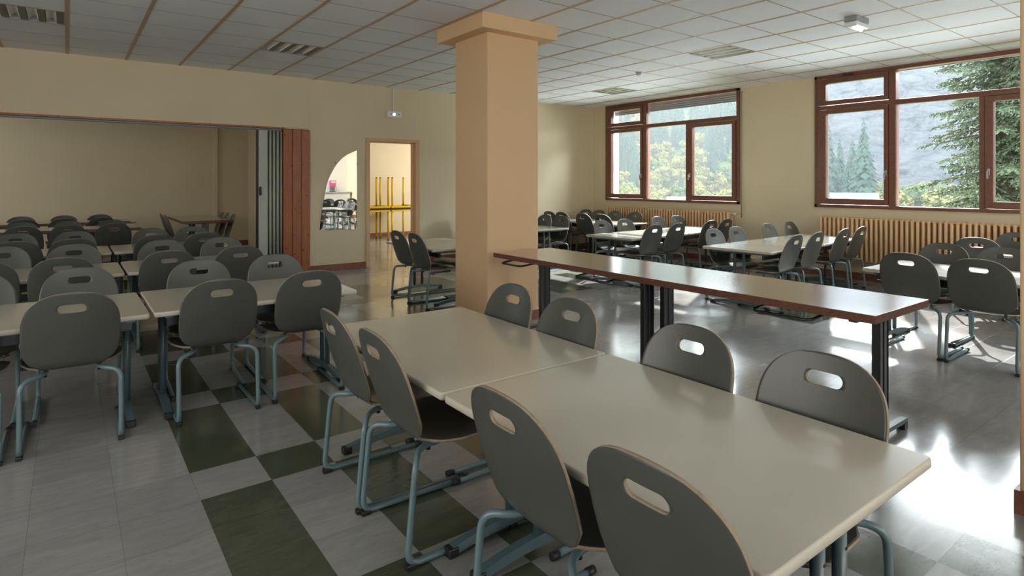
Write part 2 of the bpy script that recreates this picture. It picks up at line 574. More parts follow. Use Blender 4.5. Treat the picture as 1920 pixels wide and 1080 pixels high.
# ------------------------------------------------------------------ walls
def wall_with_holes(name, axis, at, t, u0, u1, z0, z1, holes, m):
    """axis 'x': wall spans x at y=at..at+t ; axis 'y': spans y at x=at..at+t ; holes (ua,ub,za,zb)"""
    bm = bmesh.new()
    us = sorted({u0, u1, *[h[0] for h in holes], *[h[1] for h in holes]})
    zs = sorted({z0, z1, *[h[2] for h in holes], *[h[3] for h in holes]})
    for a, b in zip(us, us[1:]):
        run = None
        for c, d in zip(zs, zs[1:]):
            um, zm = (a + b) / 2, (c + d) / 2
            if any(h[0] < um < h[1] and h[2] < zm < h[3] for h in holes): continue
            if axis == 'x': add_box(bm, a, b, at, at + t, c, d)
            else: add_box(bm, at, at + t, a, b, c, d)
    bmesh.ops.remove_doubles(bm, verts=bm.verts, dist=1e-5)
    # drop interior faces
    seen = {}
    for f in bm.faces:
        k = tuple(sorted(v.index for v in f.verts)) if False else tuple(sorted((round(v.co.x, 4), round(v.co.y, 4), round(v.co.z, 4)) for v in f.verts))
        seen.setdefault(k, []).append(f)
    dead = [f for fs in seen.values() if len(fs) > 1 for f in fs]
    bmesh.ops.delete(bm, geom=dead, context='FACES')
    return struct(finish(name, bm, m))

OPX = (-3.2, 2.58)   # wide opening
wall_with_holes('wall_left', 'x', YW, .14, XL, XW + .35, 0, CEIL + .14,
                [(OPX[0], 2.982, 0, 2.20), (3.93, 4.83, 0, 2.075)], M['wall'])
# header face above the opening sits a little proud
struct(box('wall_header', XL, 2.95, YW - .03, YW, 2.218, CEIL, M['wall']))
WH = [(a, b, 1.02, 2.985) for a, b in WIN]
wall_with_holes('wall_right', 'y', XW, .34, YB - .3, YW + .14, 0, CEIL + .14, WH, M['wall'])
struct(box('wall_back', XL, XW, YB - .15, YB, 0, CEIL + .14, M['white_wall']))
struct(box('wall_side', XL - .15, XL, YB - .15, YF + .15, 0, CEIL + .14, M['wall']))
# rooms beyond
struct(box('wall_far', XL, XW + .35, YF, YF + .15, 0, CEIL + .14, M['wall2']))
struct(box('wall_divider', 3.23, 3.38, YW + .14, YF, 0, CEIL + .14, M['wall2']))
struct(box('wall_store', XW, XW + .15, YW + .14, YF, 0, CEIL + .14, M['wall2']))
struct(box('ceiling_annex', XL, 3.30, YW + .14, YF, CEIL, CEIL + .05, M['tile_c']))
struct(box('ceiling_store', 3.38, XW, YW + .14, YF, CEIL, CEIL + .05, M['tile_c']))
struct(box('trim_3', 2.515, 2.60, YF - .05, YF, 0, CEIL, M['wall'], bevel=.004), 'pale vertical duct on the far annex wall')
# white outside face of window wall is the reveal lining
for i, (a, b) in enumerate(WIN):
    bm = bmesh.new()
    add_box(bm, XW + .13, XW + .36, b - .012, b + .004, 1.02, 2.985)
    add_box(bm, XW + .13, XW + .36, a - .004, a + .012, 1.02, 2.985)
    add_box(bm, XW + .13, XW + .40, a, b, 1.0, 1.035)
    struct(finish('trim_%d' % (4 + i), bm, M['reveal']), 'white outside reveal and sill of the window')

# baseboards
def basebd(name, x0, x1, y0, y1):
    struct(box(name, x0, x1, y0, y1, 0, .10, M['base'], bevel=.003))
basebd('baseboard_left', 2.985, 3.885, YW - .014, YW)
basebd('baseboard_corner', 4.875, XW, YW - .014, YW)
basebd('baseboard_right', XW - .014, XW, YB, YW - .014)
basebd('baseboard_far', 3.38, XW, YF - .014, YF)
basebd('baseboard_annex', XL, 3.23, YF - .014, YF)
basebd('baseboard_back', 5.6, XW - .014, YB, YB + .014)

# door frame of the doorway
d = empty('door_1', (4.38, YW, 0)); struct(d, 'open doorway with peach gloss frame')
bm = bmesh.new()
for a, b in ((3.893, 3.962), (4.798, 4.872)):
    add_box(bm, a - 4.38, b - 4.38, -.018, .158, 0, 2.068)
add_box(bm, 3.893 - 4.38, 4.872 - 4.38, -.018, .158, 2.068, 2.122)
finish('door_frame', bm, M['doorframe'], d, bevel=.004)
bm = bmesh.new()
for a, b in ((3.962, 3.975), (4.785, 4.798)):
    add_box(bm, a - 4.38, b - 4.38, .05, .158, 0, 2.055)
add_box(bm, 3.962 - 4.38, 4.798 - 4.38, .05, .158, 2.055, 2.068)
finish('door_stop', bm, M['doorframe'], d)

# ------------------------------------------------------------------ wide opening: header trim, planks, folding curtain
struct(box('trim_8', XL, 2.60, YW - .035, YW + .02, 2.192, 2.218, M['pine'], bevel=.002), 'red stained wooden rail over the wide opening')
tr = empty('curtain_track', (0, YW + .06, 2.17))
tag(tr, 'long grey track under the wooden rail that carries the folding partition', 'track')
bm = bmesh.new(); add_box(bm, XL, 2.57, -.035, .035, 0, .022); finish('rail', bm, M['track'], tr, bevel=.003)
pl = empty('wooden_post_panel', (2.78, YW, 0))
tag(pl, 'knotty red stained plank panel at the right end of the wide opening', 'wood panel')
for k in range(3):
    a = -.20 + k * .1345
    bm = bmesh.new(); add_box(bm, a, a + .128, -.04, .15, 0, 2.19)
    finish('plank', bm, M['pine'], pl, bevel=.005)
cu = empty('folding_curtain', (2.44, YW + .07, 0))
tag(cu, 'grey green vinyl folding partition pushed back against the wooden planks', 'partition')
bm = bmesh.new()
prev = None
NP = 64
for k in range(NP + 1):
    t = k / NP
    x = -.085 + .215 * t + .010 * math.sin(2 * PI * 4 * t * 2)
    y = -.060 * math.cos(2 * PI * 4 * t)
    a, b = bm.verts.new((x, y, .02)), bm.verts.new((x, y, 2.165))
    if prev:
        f = bm.faces.new((prev[0], a, b, prev[1])); f.smooth = True
    prev = (a, b)
o = finish('pleats', bm, M['curtain'], cu)
md = o.modifiers.new('s', 'SOLIDIFY'); md.thickness = .004
bm = bmesh.new(); add_box(bm, -.20, -.08, -.062, -.05, .02, 2.165)
finish('lead_panel', bm, M['curtain'], cu, bevel=.003)
bm = bmesh.new(); add_box(bm, -.214, -.20, -.05, .05, .02, 2.165)
finish('edge_strip', bm, M['blackplastic'], cu)
bm = bmesh.new(); add_box(bm, -.20, -.165, -.085, -.062, 1.20, 1.33)
finish('handle', bm, M['blackplastic'], cu, bevel=.008)

# ------------------------------------------------------------------ pillars
def pillar(name, x0, x1, y0, y1, label):
    r = empty(name, ((x0 + x1) / 2, (y0 + y1) / 2, 0)); struct(r, label)
    hx, hy = (x1 - x0) / 2, (y1 - y0) / 2
    bm = bmesh.new(); add_box(bm, -hx, hx, -hy, hy, 0, CEIL); finish('shaft', bm, M['pillar'], r, bevel=.006)
    bm = bmesh.new(); add_box(bm, -hx - .145, hx + .145, -hy - .135, hy + .13, 2.838, CEIL - .001); finish('capital', bm, M['pillar'], r, bevel=.004)
    bm = bmesh.new()
    for a, b, c, e in ((-hx - .016, hx + .016, -hy - .016, -hy), (-hx - .016, hx + .016, hy, hy + .016), (-hx - .016, -hx, -hy, hy), (hx, hx + .016, -hy, hy)):
        add_box(bm, a, b, c, e, 0, .10)
    finish('baseboard', bm, M['base'], r)
pillar('pillar_1', 3.22, 3.847, 4.70, 5.29, 'tan painted square pillar with a wider capital in the middle of the hall')
pillar('pillar_2', 3.22, 3.847, .135, .7245, 'tan painted pillar at the right edge of the photo')

# ------------------------------------------------------------------ windows
def window(idx, ya, yb):
    """ya low (right in picture), yb high (left in picture)"""
    off = yb - 8.815
    r = empty('window_%d' % idx, (XW, (ya + yb) / 2, 1.02))
    struct(r, ['far brown wooden window with forest beyond', 'near brown wooden window with cliff and spruce beyond', 'brown wooden window out of the picture'][idx - 1])
    ym = (ya + yb) / 2
    def Y(y): return y + off - ym
    def B(bm, y0, y1, z0, z1, x0, x1):
        add_box(bm, x0, x1, min(y0, y1), max(y0, y1), z0 - 1.02, z1 - 1.02)
    F = bmesh.new()
    X0, X1 = -.03, .085
    B(F, Y(8.815), Y(8.775), 1.02, 2.985, X0, X1)
    B(F, Y(5.709), Y(5.765), 1.02, 2.985, X0, X1)
    B(F, Y(8.815), Y(5.709), 1.02, 1.065, X0, X1)
    B(F, Y(8.815), Y(5.709), 2.935, 2.985, X0, X1)
    B(F, Y(7.80), Y(7.715), 1.065, 2.935, X0, X1)
    B(F, Y(8.775), Y(7.80), 2.475, 2.53, X0, X1)
    B(F, Y(7.715), Y(5.765), 2.455, 2.525, X0, X1)
    B(F, Y(6.79), Y(6.735), 1.065, 2.455, X0, X1)
    finish('window_frame', F, M['winwood'], r, bevel=.004)
    def sash(y0, y1, z0, z1, gy0, gy1, gz0, gz1, handle=None):
        bm = bmesh.new()
        xa, xb = -.045, .05
        B(bm, Y(y0), Y(gy0), z0, z1, xa, xb); B(bm, Y(gy1), Y(y1), z0, z1, xa, xb)
        B(bm, Y(gy0), Y(gy1), z0, gz0, xa, xb); B(bm, Y(gy0), Y(gy1), gz1, z1, xa, xb)
        s_ = finish('sash', bm, M['winwood'], r, bevel=.005)
        pane(gy0, gy1, gz0, gz1, s_)
        if handle:
            bm = bmesh.new()
            hy, hz = Y(handle[0]), handle[1] - 1.02
            add_box(bm, -.054, -.045, hy - .014, hy + .014, hz - .04, hz + .04)
            add_tube(bm, [(-.05, hy, hz), (-.085, hy, hz)], .008, 8)
            add_box(bm, -.098, -.082, hy - .011, hy + .011, hz - .085, hz + .015)
            finish('window_handle', bm, M['chrome'], s_, bevel=.003)
    def pane(gy0, gy1, gz0, gz1, par):
        bm = bmesh.new()
        a, b = sorted((Y(gy0), Y(gy1)))
        add_box(bm, .014, .020, a - .004, b + .004, gz0 - 1.024, gz1 - 1.016)
        finish('glass_pane', bm, M['glass'], par)
    sash(8.768, 7.805, 2.538, 2.928, 8.645, 7.86, 2.605, 2.855)
    sash(8.768, 7.805, 1.072, 2.468, 8.645, 7.86, 1.158, 2.405, (7.832, 1.52))
    sash(6.728, 5.772, 1.072, 2.448, 6.645, 5.842, 1.158, 2.385, (6.69, 1.52))
    pane(7.715, 5.765, 2.525, 2.935, r)
    pane(7.715, 6.79, 1.065, 2.455, r)
    # tilt stay on the small top sash
    bm = bmesh.new(); add_box(bm, -.062, -.045, Y(8.40), Y(8.25), 1.915, 1.94); finish('stay_arm', bm, M['blackmetal'], r)
for i, (a, b) in enumerate(WIN): window(i + 1, a, b)
for (a, b), zb, lb in ((WIN[0], 2.80, 'grey roller shutter partly down outside the far window'), (WIN[1], 2.93, 'grey roller shutter rolled up outside the near window'), (WIN[2], 2.93, 'grey roller shutter rolled up outside the hidden window')):
    bm = bmesh.new()
    z = 0.185 if zb < 2.9 else .055
    n = int(z / .037)
    for k in range(n): add_box(bm, -.008, .008, a - (a + b) / 2 + .015, b - (a + b) / 2 - .015, k * .037, k * .037 + .034)
    o = finish('roller_shutter', bm, M['shutter'], None, (XW + .26, (a + b) / 2, 2.985 - n * .037), bevel=.002)
    tag(o, lb, 'shutter')
for (a, b), lb in ((WIN[0], 'thin grey shutter crank rod hanging right of the far window'),):
    bm = bmesh.new()
    add_tube(bm, [(0, 0, 0), (0, 0, 2.1)], .007, 8)
    add_tube(bm, [(0, 0, 2.1), (.04, .0, 2.12)], .008, 8)
    o = finish('shutter_crank', bm, M['grey'], None, (XW - .04, a - .045, .80))
    tag(o, lb, 'crank rod')

# ------------------------------------------------------------------ radiators
def radiator(y0, y1, label):
    r = empty('radiator', (XW - .13, (y0 + y1) / 2, 0))
    tag(r, label, 'radiator', 'cast column radiators under the windows')
    n = int((y1 - y0) / .062)
    p = (y1 - y0) / n
    bm = bmesh.new()
    for xx in (-.055, .0, .055):
        add_tube(bm, [(xx, -p * .22, .32), (xx, -p * .22, .86)], .0, 8, radii=[.012, .012])
    # front section: flattened column loop
    add_box(bm, -.075, .075, -.014, .014, .845, .895)
    add_box(bm, -.075, .075, -.014, .014, .275, .325)
    for v in list(bm.verts):
        pass
    bm.free()
    bm = bmesh.new()
    for xx in (-.06, -.02, .02, .06):
        pts = [(xx, 0, .29), (xx, 0, .32), (xx, 0, .85), (xx, 0, .885)]
        add_tube(bm, pts, .0, 8, radii=[.014, .0205, .0205, .014])
    add_tube(bm, fillet([(-.072, 0, .300), (.072, 0, .300)], .01), .017, 8)
    add_tube(bm, fillet([(-.072, 0, .875), (.072, 0, .875)], .01), .019, 8)
    me = None
    for k in range(n):
        if me is None:
            o = finish('radiator_column', bm, M['radiator'], r); me = o.data
        else:
            o = bpy.data.objects.new('radiator_column', me); COL.objects.link(o); o.parent = r
        o.location = (0, y0 + (k + .5) * p - (y0 + y1) / 2, 0)
    h = (y1 - y0) / 2
    bm = bmesh.new()
    add_tube(bm, [(0, -h, .300), (0, h, .300)], .013, 8)
    add_tube(bm, [(0, -h, .875), (0, h, .875)], .013, 8)
    finish('header_tube', bm, M['radiator'], r)
    bm = bmesh.new()
    for yy in (-h * .8, 0, h * .8): add_box(bm, .06, .12, yy - .015, yy + .015, .30, .33)
    finish('wall_bracket', bm, M['radiator'], r)
    bm = bmesh.new()
    add_tube(bm, [(0, -h - .09, .862), (0, -h + .0, .862)], .011, 8)
    add_tube(bm, [(0, -h - .085, .862), (0, -h - .035, .862)], .024, 12)
    finish('valve', bm, M['white'], r)
    bm = bmesh.new()
    add_tube(bm, fillet([(0, -h - .085, .862), (.0, -h - .105, .862), (.085, -h - .105, .862), (.12, -h - .105, .862)], .02), .009, 8)
    finish('supply_pipe', bm, M['radiator'], r)
radiator(5.79, 8.62, 'tan column radiator under the far window')
radiator(1.45, 4.31, 'tan column radiator under the near window')
radiator(-2.9, -.05, 'tan column radiator under the window beyond the right edge of the photo')

# ------------------------------------------------------------------ chair prototype
def build_chair():
    root = empty('school_chair', (0, 0, 0))
    # ---- shell
    prof = [(-.056, .850), (-.044, .79), (-.024, .71), (-.002, .635), (.020, .565), (.040, .51), (.055, .468), (.074, .440), (.108, .421), (.165, .415),
            (.235, .418), (.315, .424), (.385, .426), (.435, .420), (.465, .404)]
    hw = [None, None, None, .213, .212, .205, .184, .144, .136, .192, .226, .234, .232, .216, .180]
    P = [Vector((0, a, b * .976)) for a, b in prof]
    sp = smooth_path(P, 8)
    # arclength
    s = [0.0]
    for a, b in zip(sp, sp[1:]): s.append(s[-1] + (b - a).length)
    ctrl_s = [s[i * 8] for i in range(len(P))]
    total = s[-1]
    def at_s(t):
        t = min(max(t, 0), total)
        for i in range(len(s) - 1):
            if s[i + 1] >= t:
                k = (t - s[i]) / max(s[i + 1] - s[i], 1e-9)
                return sp[i].lerp(sp[i + 1], k)
        return sp[-1]
    smax = ctrl_s[3]
    def hw_at(t):
        if t <= smax:
            q = 1 - t / smax
            return .211 * max(0.0, 1 - q ** 2.7) ** (1 / 2.5)
        for i in range(3, len(P) - 1):
            if ctrl_s[i + 1] >= t - 1e-9:
                k = (t - ctrl_s[i]) / (ctrl_s[i + 1] - ctrl_s[i])
                k = k * k * (3 - 2 * k) * .5 + k * .5
                return hw[i] + (hw[i + 1] - hw[i]) * k
        return hw[-1]
    def mp(t, w):
        p = at_s(t)
        f = t / total
        bend = 0.5 - 0.5 * math.tanh((t - ctrl_s[7]) / .05)   # 1 on back, 0 on seat
        u = w / .21
        y = p.y + bend * .026 * u * u
        z = p.z + (1 - bend) * (.012 * u * u if t < ctrl_s[11] else .012 * u * u - .02 * max(0, t - ctrl_s[11]) / .15 * u * u)
        return Vector((w, y, z))
    # rows
    rows = [.006, .014, .026, .040]
    rows += [.050, .058, .067, .076, .085, .094, .103, .112, .130]
    rows = sorted(set([round(x, 4) for x in rows if x > 0]))
    t = rows[-1]
    while t + .024 < total - .004:
        t += .024; rows.append(t)
    rows.append(total)
    NC = 20
    bm = bmesh.new()
    G = []
    for ri, t in enumerate(rows):
        h = hw_at(t)
        line = []
        for c in range(-NC, NC + 1):
            u = c / NC
            u = math.copysign(abs(u) ** .9, u)
            w = u * h
            tt = t
            if ri < 4: tt = t - rows[0] * (1 - u * u) * (1 - ri / 4)
            if ri > len(rows) - 4: tt = t - .035 * (u ** 4) * (1 - (len(rows) - 1 - ri) / 4)
            line.append((tt, w))
        G.append(line)
    # replace the block around the handle by a ring
    r0, r1 = rows.index(.058), rows.index(.112)
    # choose column block with |w| <= .085 at row cs
    kb = 1
    while abs(G[(r0 + r1) // 2][NC + kb][1]) < .082: kb += 1
    V = [[None] * (2 * NC + 1) for _ in rows]
    def vert(i, j):
        if V[i][j] is None: V[i][j] = bm.verts.new(mp(*G[i][j]))
        return V[i][j]
    for i in range(len(rows) - 1):
        for j in range(2 * NC):
            if r0 <= i < r1 and NC - kb <= j < NC + kb: continue
            f = bm.faces.new((vert(i, j), vert(i, j + 1), vert(i + 1, j + 1), vert(i + 1, j))); f.smooth = True
    loop = []
    for j in range(NC - kb, NC + kb): loop.append((r0, j))
    for i in range(r0, r1): loop.append((i, NC + kb))
    for j in range(NC + kb, NC - kb, -1): loop.append((r1, j))
    for i in range(r1, r0, -1): loop.append((i, NC - kb))
    sc = .085
    A, Bh = .060, .0225
    def hole_pt(i, j):
        tt, w = G[i][j]
        dx, dy = w / .082, (tt - sc) / .027
        # stadium: clamp
        n = max(abs(dx), abs(dy))
        dx, dy = dx / n, dy / n
        ang = math.atan2(dy * Bh, dx * A)
        c_, s_ = math.cos(ang), math.sin(ang)
        # stadium intersection
        L_ = A - Bh
        # ray march
        lo, hi = 0, A * 1.5
        for _ in range(30):
            m_ = (lo + hi) / 2
            x, y = abs(m_ * c_), m_ * s_
            inside = math.hypot(max(0, x - L_), y) < Bh
            if inside: lo = m_
            else: hi = m_
        return sc + lo * s_, lo * c_
    inner = []
    mid = []
    for (i, j) in loop:
        ht, hw_ = hole_pt(i, j)
        tt, w = G[i][j]
        mid.append(bm.verts.new(mp(ht + (tt - ht) * .35, hw_ + (w - hw_) * .35)))
        inner.append(bm.verts.new(mp(ht, hw_)))
    n = len(loop)
    for k in range(n):
        a, b = vert(*loop[k]), vert(*loop[(k + 1) % n])
        for q in ((a, b, mid[(k + 1) % n], mid[k]), (mid[k], mid[(k + 1) % n], inner[(k + 1) % n], inner[k])):
            f = bm.faces.new(q); f.smooth = True
    o = finish('seat_shell', bm, [M['shell'], M['rim']], root)
    md = o.modifiers.new('solid', 'SOLIDIFY'); md.thickness = .0105; md.offset = 0
    md.material_offset_rim = 1; md.use_even_offset = True
    # ---- legs
    for sgn in (-1, 1):
        x = .215 * sgn
        path = fillet([(.105 * sgn, .36, .390), (.120 * sgn, .10, .387), (x, .035, .378), (x, .0, .016), (x, .50, .016)], .055, 6)
        bm = bmesh.new(); add_tube(bm, path, .0125, 10)
        lg = finish('leg', bm, M['tube'], root)
        bm = bmesh.new()
        add_tube(bm, [(x, .478, .0165), (x, .512, .0165)], .0155, 10)
        finish('end_cap', bm, M['blackplastic'], lg)
        bm = bmesh.new()
        add_box(bm, x - .014, x + .014, -.006, .035, 0, .020)
        finish('rubber_foot', bm, M['blackplastic'], lg, bevel=.004)
    for yy, zz in ((.22, .393), (.34, .397)):
        bm = bmesh.new(); add_tube(bm, [(-.12, yy, zz), (.12, yy, zz)], .010, 8)
        finish('cross_bar', bm, M['tube'], root)
    for sgn in (-1, 1):
        bm = bmesh.new(); add_tube(bm, [(.118 * sgn, .135, .366), (.118 * sgn, .135, .388)], .009, 8)
        finish('bolt', bm, M['blackplastic'], root)
    return root

CH = build_chair()
ch_used = [False]
def chair(x, y, rz, label, group):
    if not ch_used[0]:
        c = CH; ch_used[0] = True
    else:
        c = copy_tree(CH)
    c.location = (x - math.sin(rz) * .015, y + math.cos(rz) * .015, 0)
    c.rotation_euler = (0, 0, rz + random.uniform(-.03, .03))
    tag(c, label, 'chair', group)
    return c

# ------------------------------------------------------------------ table prototype (cafeteria table)
def build_table(Lx=1.215, Wy=.835):
    root = empty('school_table', (0, 0, 0))
    hx, hy = Lx / 2, Wy / 2
    bm = bmesh.new()
    # rounded rectangle prism with softened edge
    def ring(inset, z, rad=.022):
        pts = []
        for cx_, cy_, a0 in ((hx - rad, hy - rad, 0), (-hx + rad, hy - rad, 90), (-hx + rad, -hy + rad, 180), (hx - rad, -hy + rad, 270)):
            for k in range(5):
                a = math.radians(a0 + k * 22.5)
                r = rad - inset
                pts.append(bm.verts.new((cx_ + r * math.cos(a), cy_ + r * math.sin(a), z)))
        return pts
    rings = [ring(.006, .621), ring(0, .627), ring(0, .643), ring(.0025, .6485), ring(.006, .650)]
    for a, b in zip(rings, rings[1:]):
        for k in range(len(a)):
            f = bm.faces.new((a[k], a[(k + 1) % len(a)], b[(k + 1) % len(a)], b[k])); f.material_index = 1; f.smooth = True
    bm.faces.new(rings[-1]); f = bm.faces.new(list(reversed(rings[0]))); f.material_index = 1
    finish('tabletop', bm, [M['ttop'], M['tedge']], root)
    for sgn in (-1, 1):
        x = sgn * (hx - .085)
        bm = bmesh.new()
        for yy in (-.055, .055):
            add_tube(bm, [(x, yy, .055), (x, yy, .60)], .017, 12)
        add_box(bm, x - .02, x + .02, -.33, .33, .597, .621)
        # arched foot beam
        prev = None
        N_ = 16
        for k in range(N_ + 1):
            t = -1 + 2 * k / N_
            y = t * .335
            zt = .034 + .040 * (1 - t * t)
            zb = .006 + .030 * (1 - t * t)
            w = .021
            q = [bm.verts.new((x - w, y, zb)), bm.verts.new((x + w, y, zb)), bm.verts.new((x + w * .8, y, zt)), bm.verts.new((x - w * .8, y, zt))]
            if prev:
                for m_ in range(4): bm.faces.new((prev[m_], prev[(m_ + 1) % 4], q[(m_ + 1) % 4], q[m_]))
            else: bm.faces.new(q)
            prev = q
        bm.faces.new(list(reversed(prev)))
        lg = finish('leg', bm, M['tablemetal'], root)
        for s2 in (-1, 1):
            bm = bmesh.new(); add_box(bm, x - .023, x + .023, s2 * .325 - .022, s2 * .325 + .022, 0, .036)
            finish('rubber_foot', bm, M['blackplastic'], lg, bevel=.005)
        bm = bmesh.new()
        for yy in (-.055, .055):
            for zz in (.50, .42, .34):
                add_tube(bm, [(x + sgn * .0180, yy, zz), (x + sgn * .013, yy, zz)], .005, 8)
        finish('adjustment_holes', bm, M['blackplastic'], lg)
    for yy in (-.285, .285):
        bm = bmesh.new(); add_box(bm, -hx + .075, hx - .075, yy - .014, yy + .014, .545, .6205)
        finish('apron_rail', bm, M['navy'], root, bevel=.003)
    return root
TB = build_table()
tb_used = [False]
def table(x, y, rz, label, group='pale topped cafeteria tables', sx=1.0):
    if not tb_used[0]: t = TB; tb_used[0] = True
    else: t = copy_tree(TB)
    t.location = (x, y, 0); t.rotation_euler = (0, 0, rz)
    if sx != 1.0: t.scale = (sx, 1, 1)
    tag(t, label, 'table', group)
    return t

ORD = ['first', 'second', 'third', 'fourth']
UP, DOWN, RIGHT, LEFT = 0.0, PI, -PI / 2, PI / 2

# ---- left block: three rows of pale tables
rowinfo = [('front row at left', 4.325, [(-.49, 3.86), (.016, 3.872), (.724, 3.88), (1.262, 3.90)], [(-.47, 4.90), (.062, 4.87), (.766, 4.83), (1.305, 4.85)]),
           ('second row at left', 6.22, [(-.50, 5.72), (-.033, 5.70), (.675, 5.735), (1.238, 5.775)], [(-.47, 6.86), (.045, 6.76), (.742, 6.72), (1.274, 6.70)]),
           ('third row at left', 8.0, [(-.41, 7.50), (.04, 7.52), (.77, 7.52), (1.236, 7.53)], [(-.47, 8.56), (.06, 8.54), (.82, 8.51), (1.265, 8.51)])]
for nm, yc, near, far in rowinfo:
    yc += .022
    table(-.235, yc, 0, 'left pale table of the ' + nm + ' among grey chairs')
    table(1.000, yc + .008, 0, 'right pale table of the ' + nm + ' among grey chairs')
    for k, (x, y) in enumerate(near):
        chair(x, y - .03, UP, 'grey chair, back to camera, %s, %s from left' % (nm, ORD[k]), 'chairs at the left table rows')
    for k, (x, y) in enumerate(far):
        chair(x, y, DOWN, 'grey chair facing camera, %s, %s from left' % (nm, ORD[k]), 'chairs at the left table rows')

# ---- centre table
table(1.475, 2.44, PI / 2, 'far one of the two joined pale tables in the foreground')
table(1.475, 1.215, PI / 2, 'nearest large pale table in the foreground, its corner at lower right')
for k, (x, y) in enumerate([(.965, 2.61), (.968, 2.155), (.975, 1.315), (.99, .825)]):
    chair(x, y, RIGHT, 'grey chair at left side of the foreground tables, %s towards the camera' % ORD[k], 'chairs at the foreground tables')
for k, (x, y) in enumerate([(1.965, 2.64), (1.945, 2.14), (1.955, 1.455), (1.985, .955)]):
    chair(x, y, LEFT, 'grey chair at right side of the foreground tables, %s towards the camera' % ORD[k], 'chairs at the foreground tables')

# ---- table left of the pillar
table(3.63, 6.36, PI / 2, 'pale table partly hidden behind the left side of the pillar')
chair(3.12, 6.41, RIGHT, 'farther of the two grey chairs left of the pillar before the doorway', 'chairs around the pillar')
chair(3.11, 5.945, RIGHT, 'nearer of the two grey chairs left of the pillar before the doorway', 'chairs around the pillar')
chair(4.14, 6.40, LEFT, 'grey chair hidden behind the pillar across the pale table', 'chairs around the pillar')
chair(4.14, 5.93, LEFT, 'grey chair hidden behind the pillar across the pale table', 'chairs around the pillar')

# ---- T7 row before near window
a7 = math.radians(3.2)
table(6.60, 3.85, a7, 'left pale table of the pair standing before the gap between the windows', sx=1.06)
table(7.90, 3.925, a7, 'right pale table of the pair by the near radiator', sx=1.06)
for k, (x, y) in enumerate([(6.30, 3.32), (6.86, 3.36), (7.64, 3.41), (8.17, 3.44)]):
    chair(x, y, a7, 'grey chair, back to camera, table pair by near radiator, %s from left' % ORD[k], 'chairs at the table pair by the near radiator')
for k, (x, y) in enumerate([(6.315, 4.32), (6.84, 4.35), (7.72, 4.42), (8.36, 4.46)]):
    chair(x, y, PI + a7, 'grey chair facing camera, table pair by near radiator, %s from left' % ORD[k], 'chairs at the table pair by the near radiator')
# ---- T8 row before far window
table(6.56, 5.76, a7, 'left pale table of the pair before the far window', sx=1.06)
table(7.86, 5.835, a7, 'right pale table of the pair before the far window', sx=1.06)
for k, (x, y) in enumerate([(6.28, 5.235), (6.80, 5.255), (7.68, 5.33), (8.12, 5.36)]):
    chair(x, y, a7, 'grey chair, back to camera, table pair before far window, %s from left' % ORD[k], 'chairs at the table pair before the far window')
for k, (x, y) in enumerate([(6.38, 6.28), (6.87, 6.27), (7.80, 6.40), (8.33, 6.42)]):
    chair(x, y, PI + a7, 'grey chair facing camera, table pair before far window, %s from left' % ORD[k], 'chairs at the table pair before the far window')
# ---- T9 (far corner, runs along y)
table(8.07, 7.80, PI / 2, 'pale table under the far window, nearer of the corner pair')
table(8.07, 8.55, PI / 2, 'pale table in the far right corner of the hall', sx=.6)
for k, (y) in enumerate([7.42, 7.92, 8.50, 8.86]):
    chair(7.55, y, RIGHT, 'dark chair back, pillar side of far corner tables, %s away from camera' % ORD[k], 'chairs at the far corner tables')
for k, (y) in enumerate([7.62, 8.14, 8.58, 8.95]):
    chair(8.60, y, LEFT, 'grey chair by far window wall at corner tables, %s away from camera' % ORD[k], 'chairs at the far corner tables')
# ---- T10 behind the pillar
table(6.13, 7.80, PI / 2, 'pale table seen just right of the pillar')
table(6.13, 8.55, PI / 2, 'pale table against the mirror wall behind the pillar', sx=.6)
for k, (y) in enumerate([7.50, 7.94, 8.50, 8.88]):
    chair(6.64, y, LEFT, 'grey chair facing left just right of the pillar, %s away from camera' % ORD[k], 'chairs behind the pillar')
for k, (y) in enumerate([7.55, 7.98, 8.50, 8.92]):
    chair(5.58, y, RIGHT, 'grey chair mostly hidden behind the pillar, %s counted away from the camera' % ORD[k], 'chairs behind the pillar')
# ---- right edge group
table(5.965, 1.72, PI / 2, 'pale table near the right edge behind two dark chairs')
for k, (x, y) in enumerate([(5.44, 1.935), (5.43, 1.455)]):
    chair(x, y, RIGHT, ('dark grey chair with its back to the camera right of the brown bench table', 'large dark grey chair at the right edge beside the pillar')[k], 'chairs at the right edge')
for k, (x, y) in enumerate([(6.52, 2.02), (6.52, 1.575), (6.52, 1.12)]):
    chair(x, y, LEFT, 'grey chair facing the camera across the right edge table, %s from the left' % ORD[k], 'chairs at the right edge')
table(8.05, 1.70, PI / 2, 'pale table by the near radiator at the right edge')
for k, y in enumerate([2.03, 1.50]):
    chair(7.50, y, RIGHT, 'grey chair, back to camera, before near radiator, %s from left' % ORD[k], 'chairs at the right edge')
for k, y in enumerate([1.95, 1.45]):
    chair(8.58, y, LEFT, 'grey chair nearest the near radiator at the right edge, %s from the left' % ORD[k], 'chairs at the right edge')
# ---- seen in the mirror: group by the window behind the camera
table(6.90, -1.0, 0, 'pale table seen only in the mirror')
table(8.15, -1.0, 0, 'pale table by the window seen only in the mirror')
for k, x in enumerate([6.6, 7.1, 7.9, 8.4]):
    chair(x, -1.5, UP, 'grey chair seen in the mirror, %s along its table, counter side' % ORD[k], 'chairs seen in the mirror')
    chair(x, -.5, DOWN, 'grey chair seen in the mirror, %s along its table, hall side' % ORD[k], 'chairs seen in the mirror')

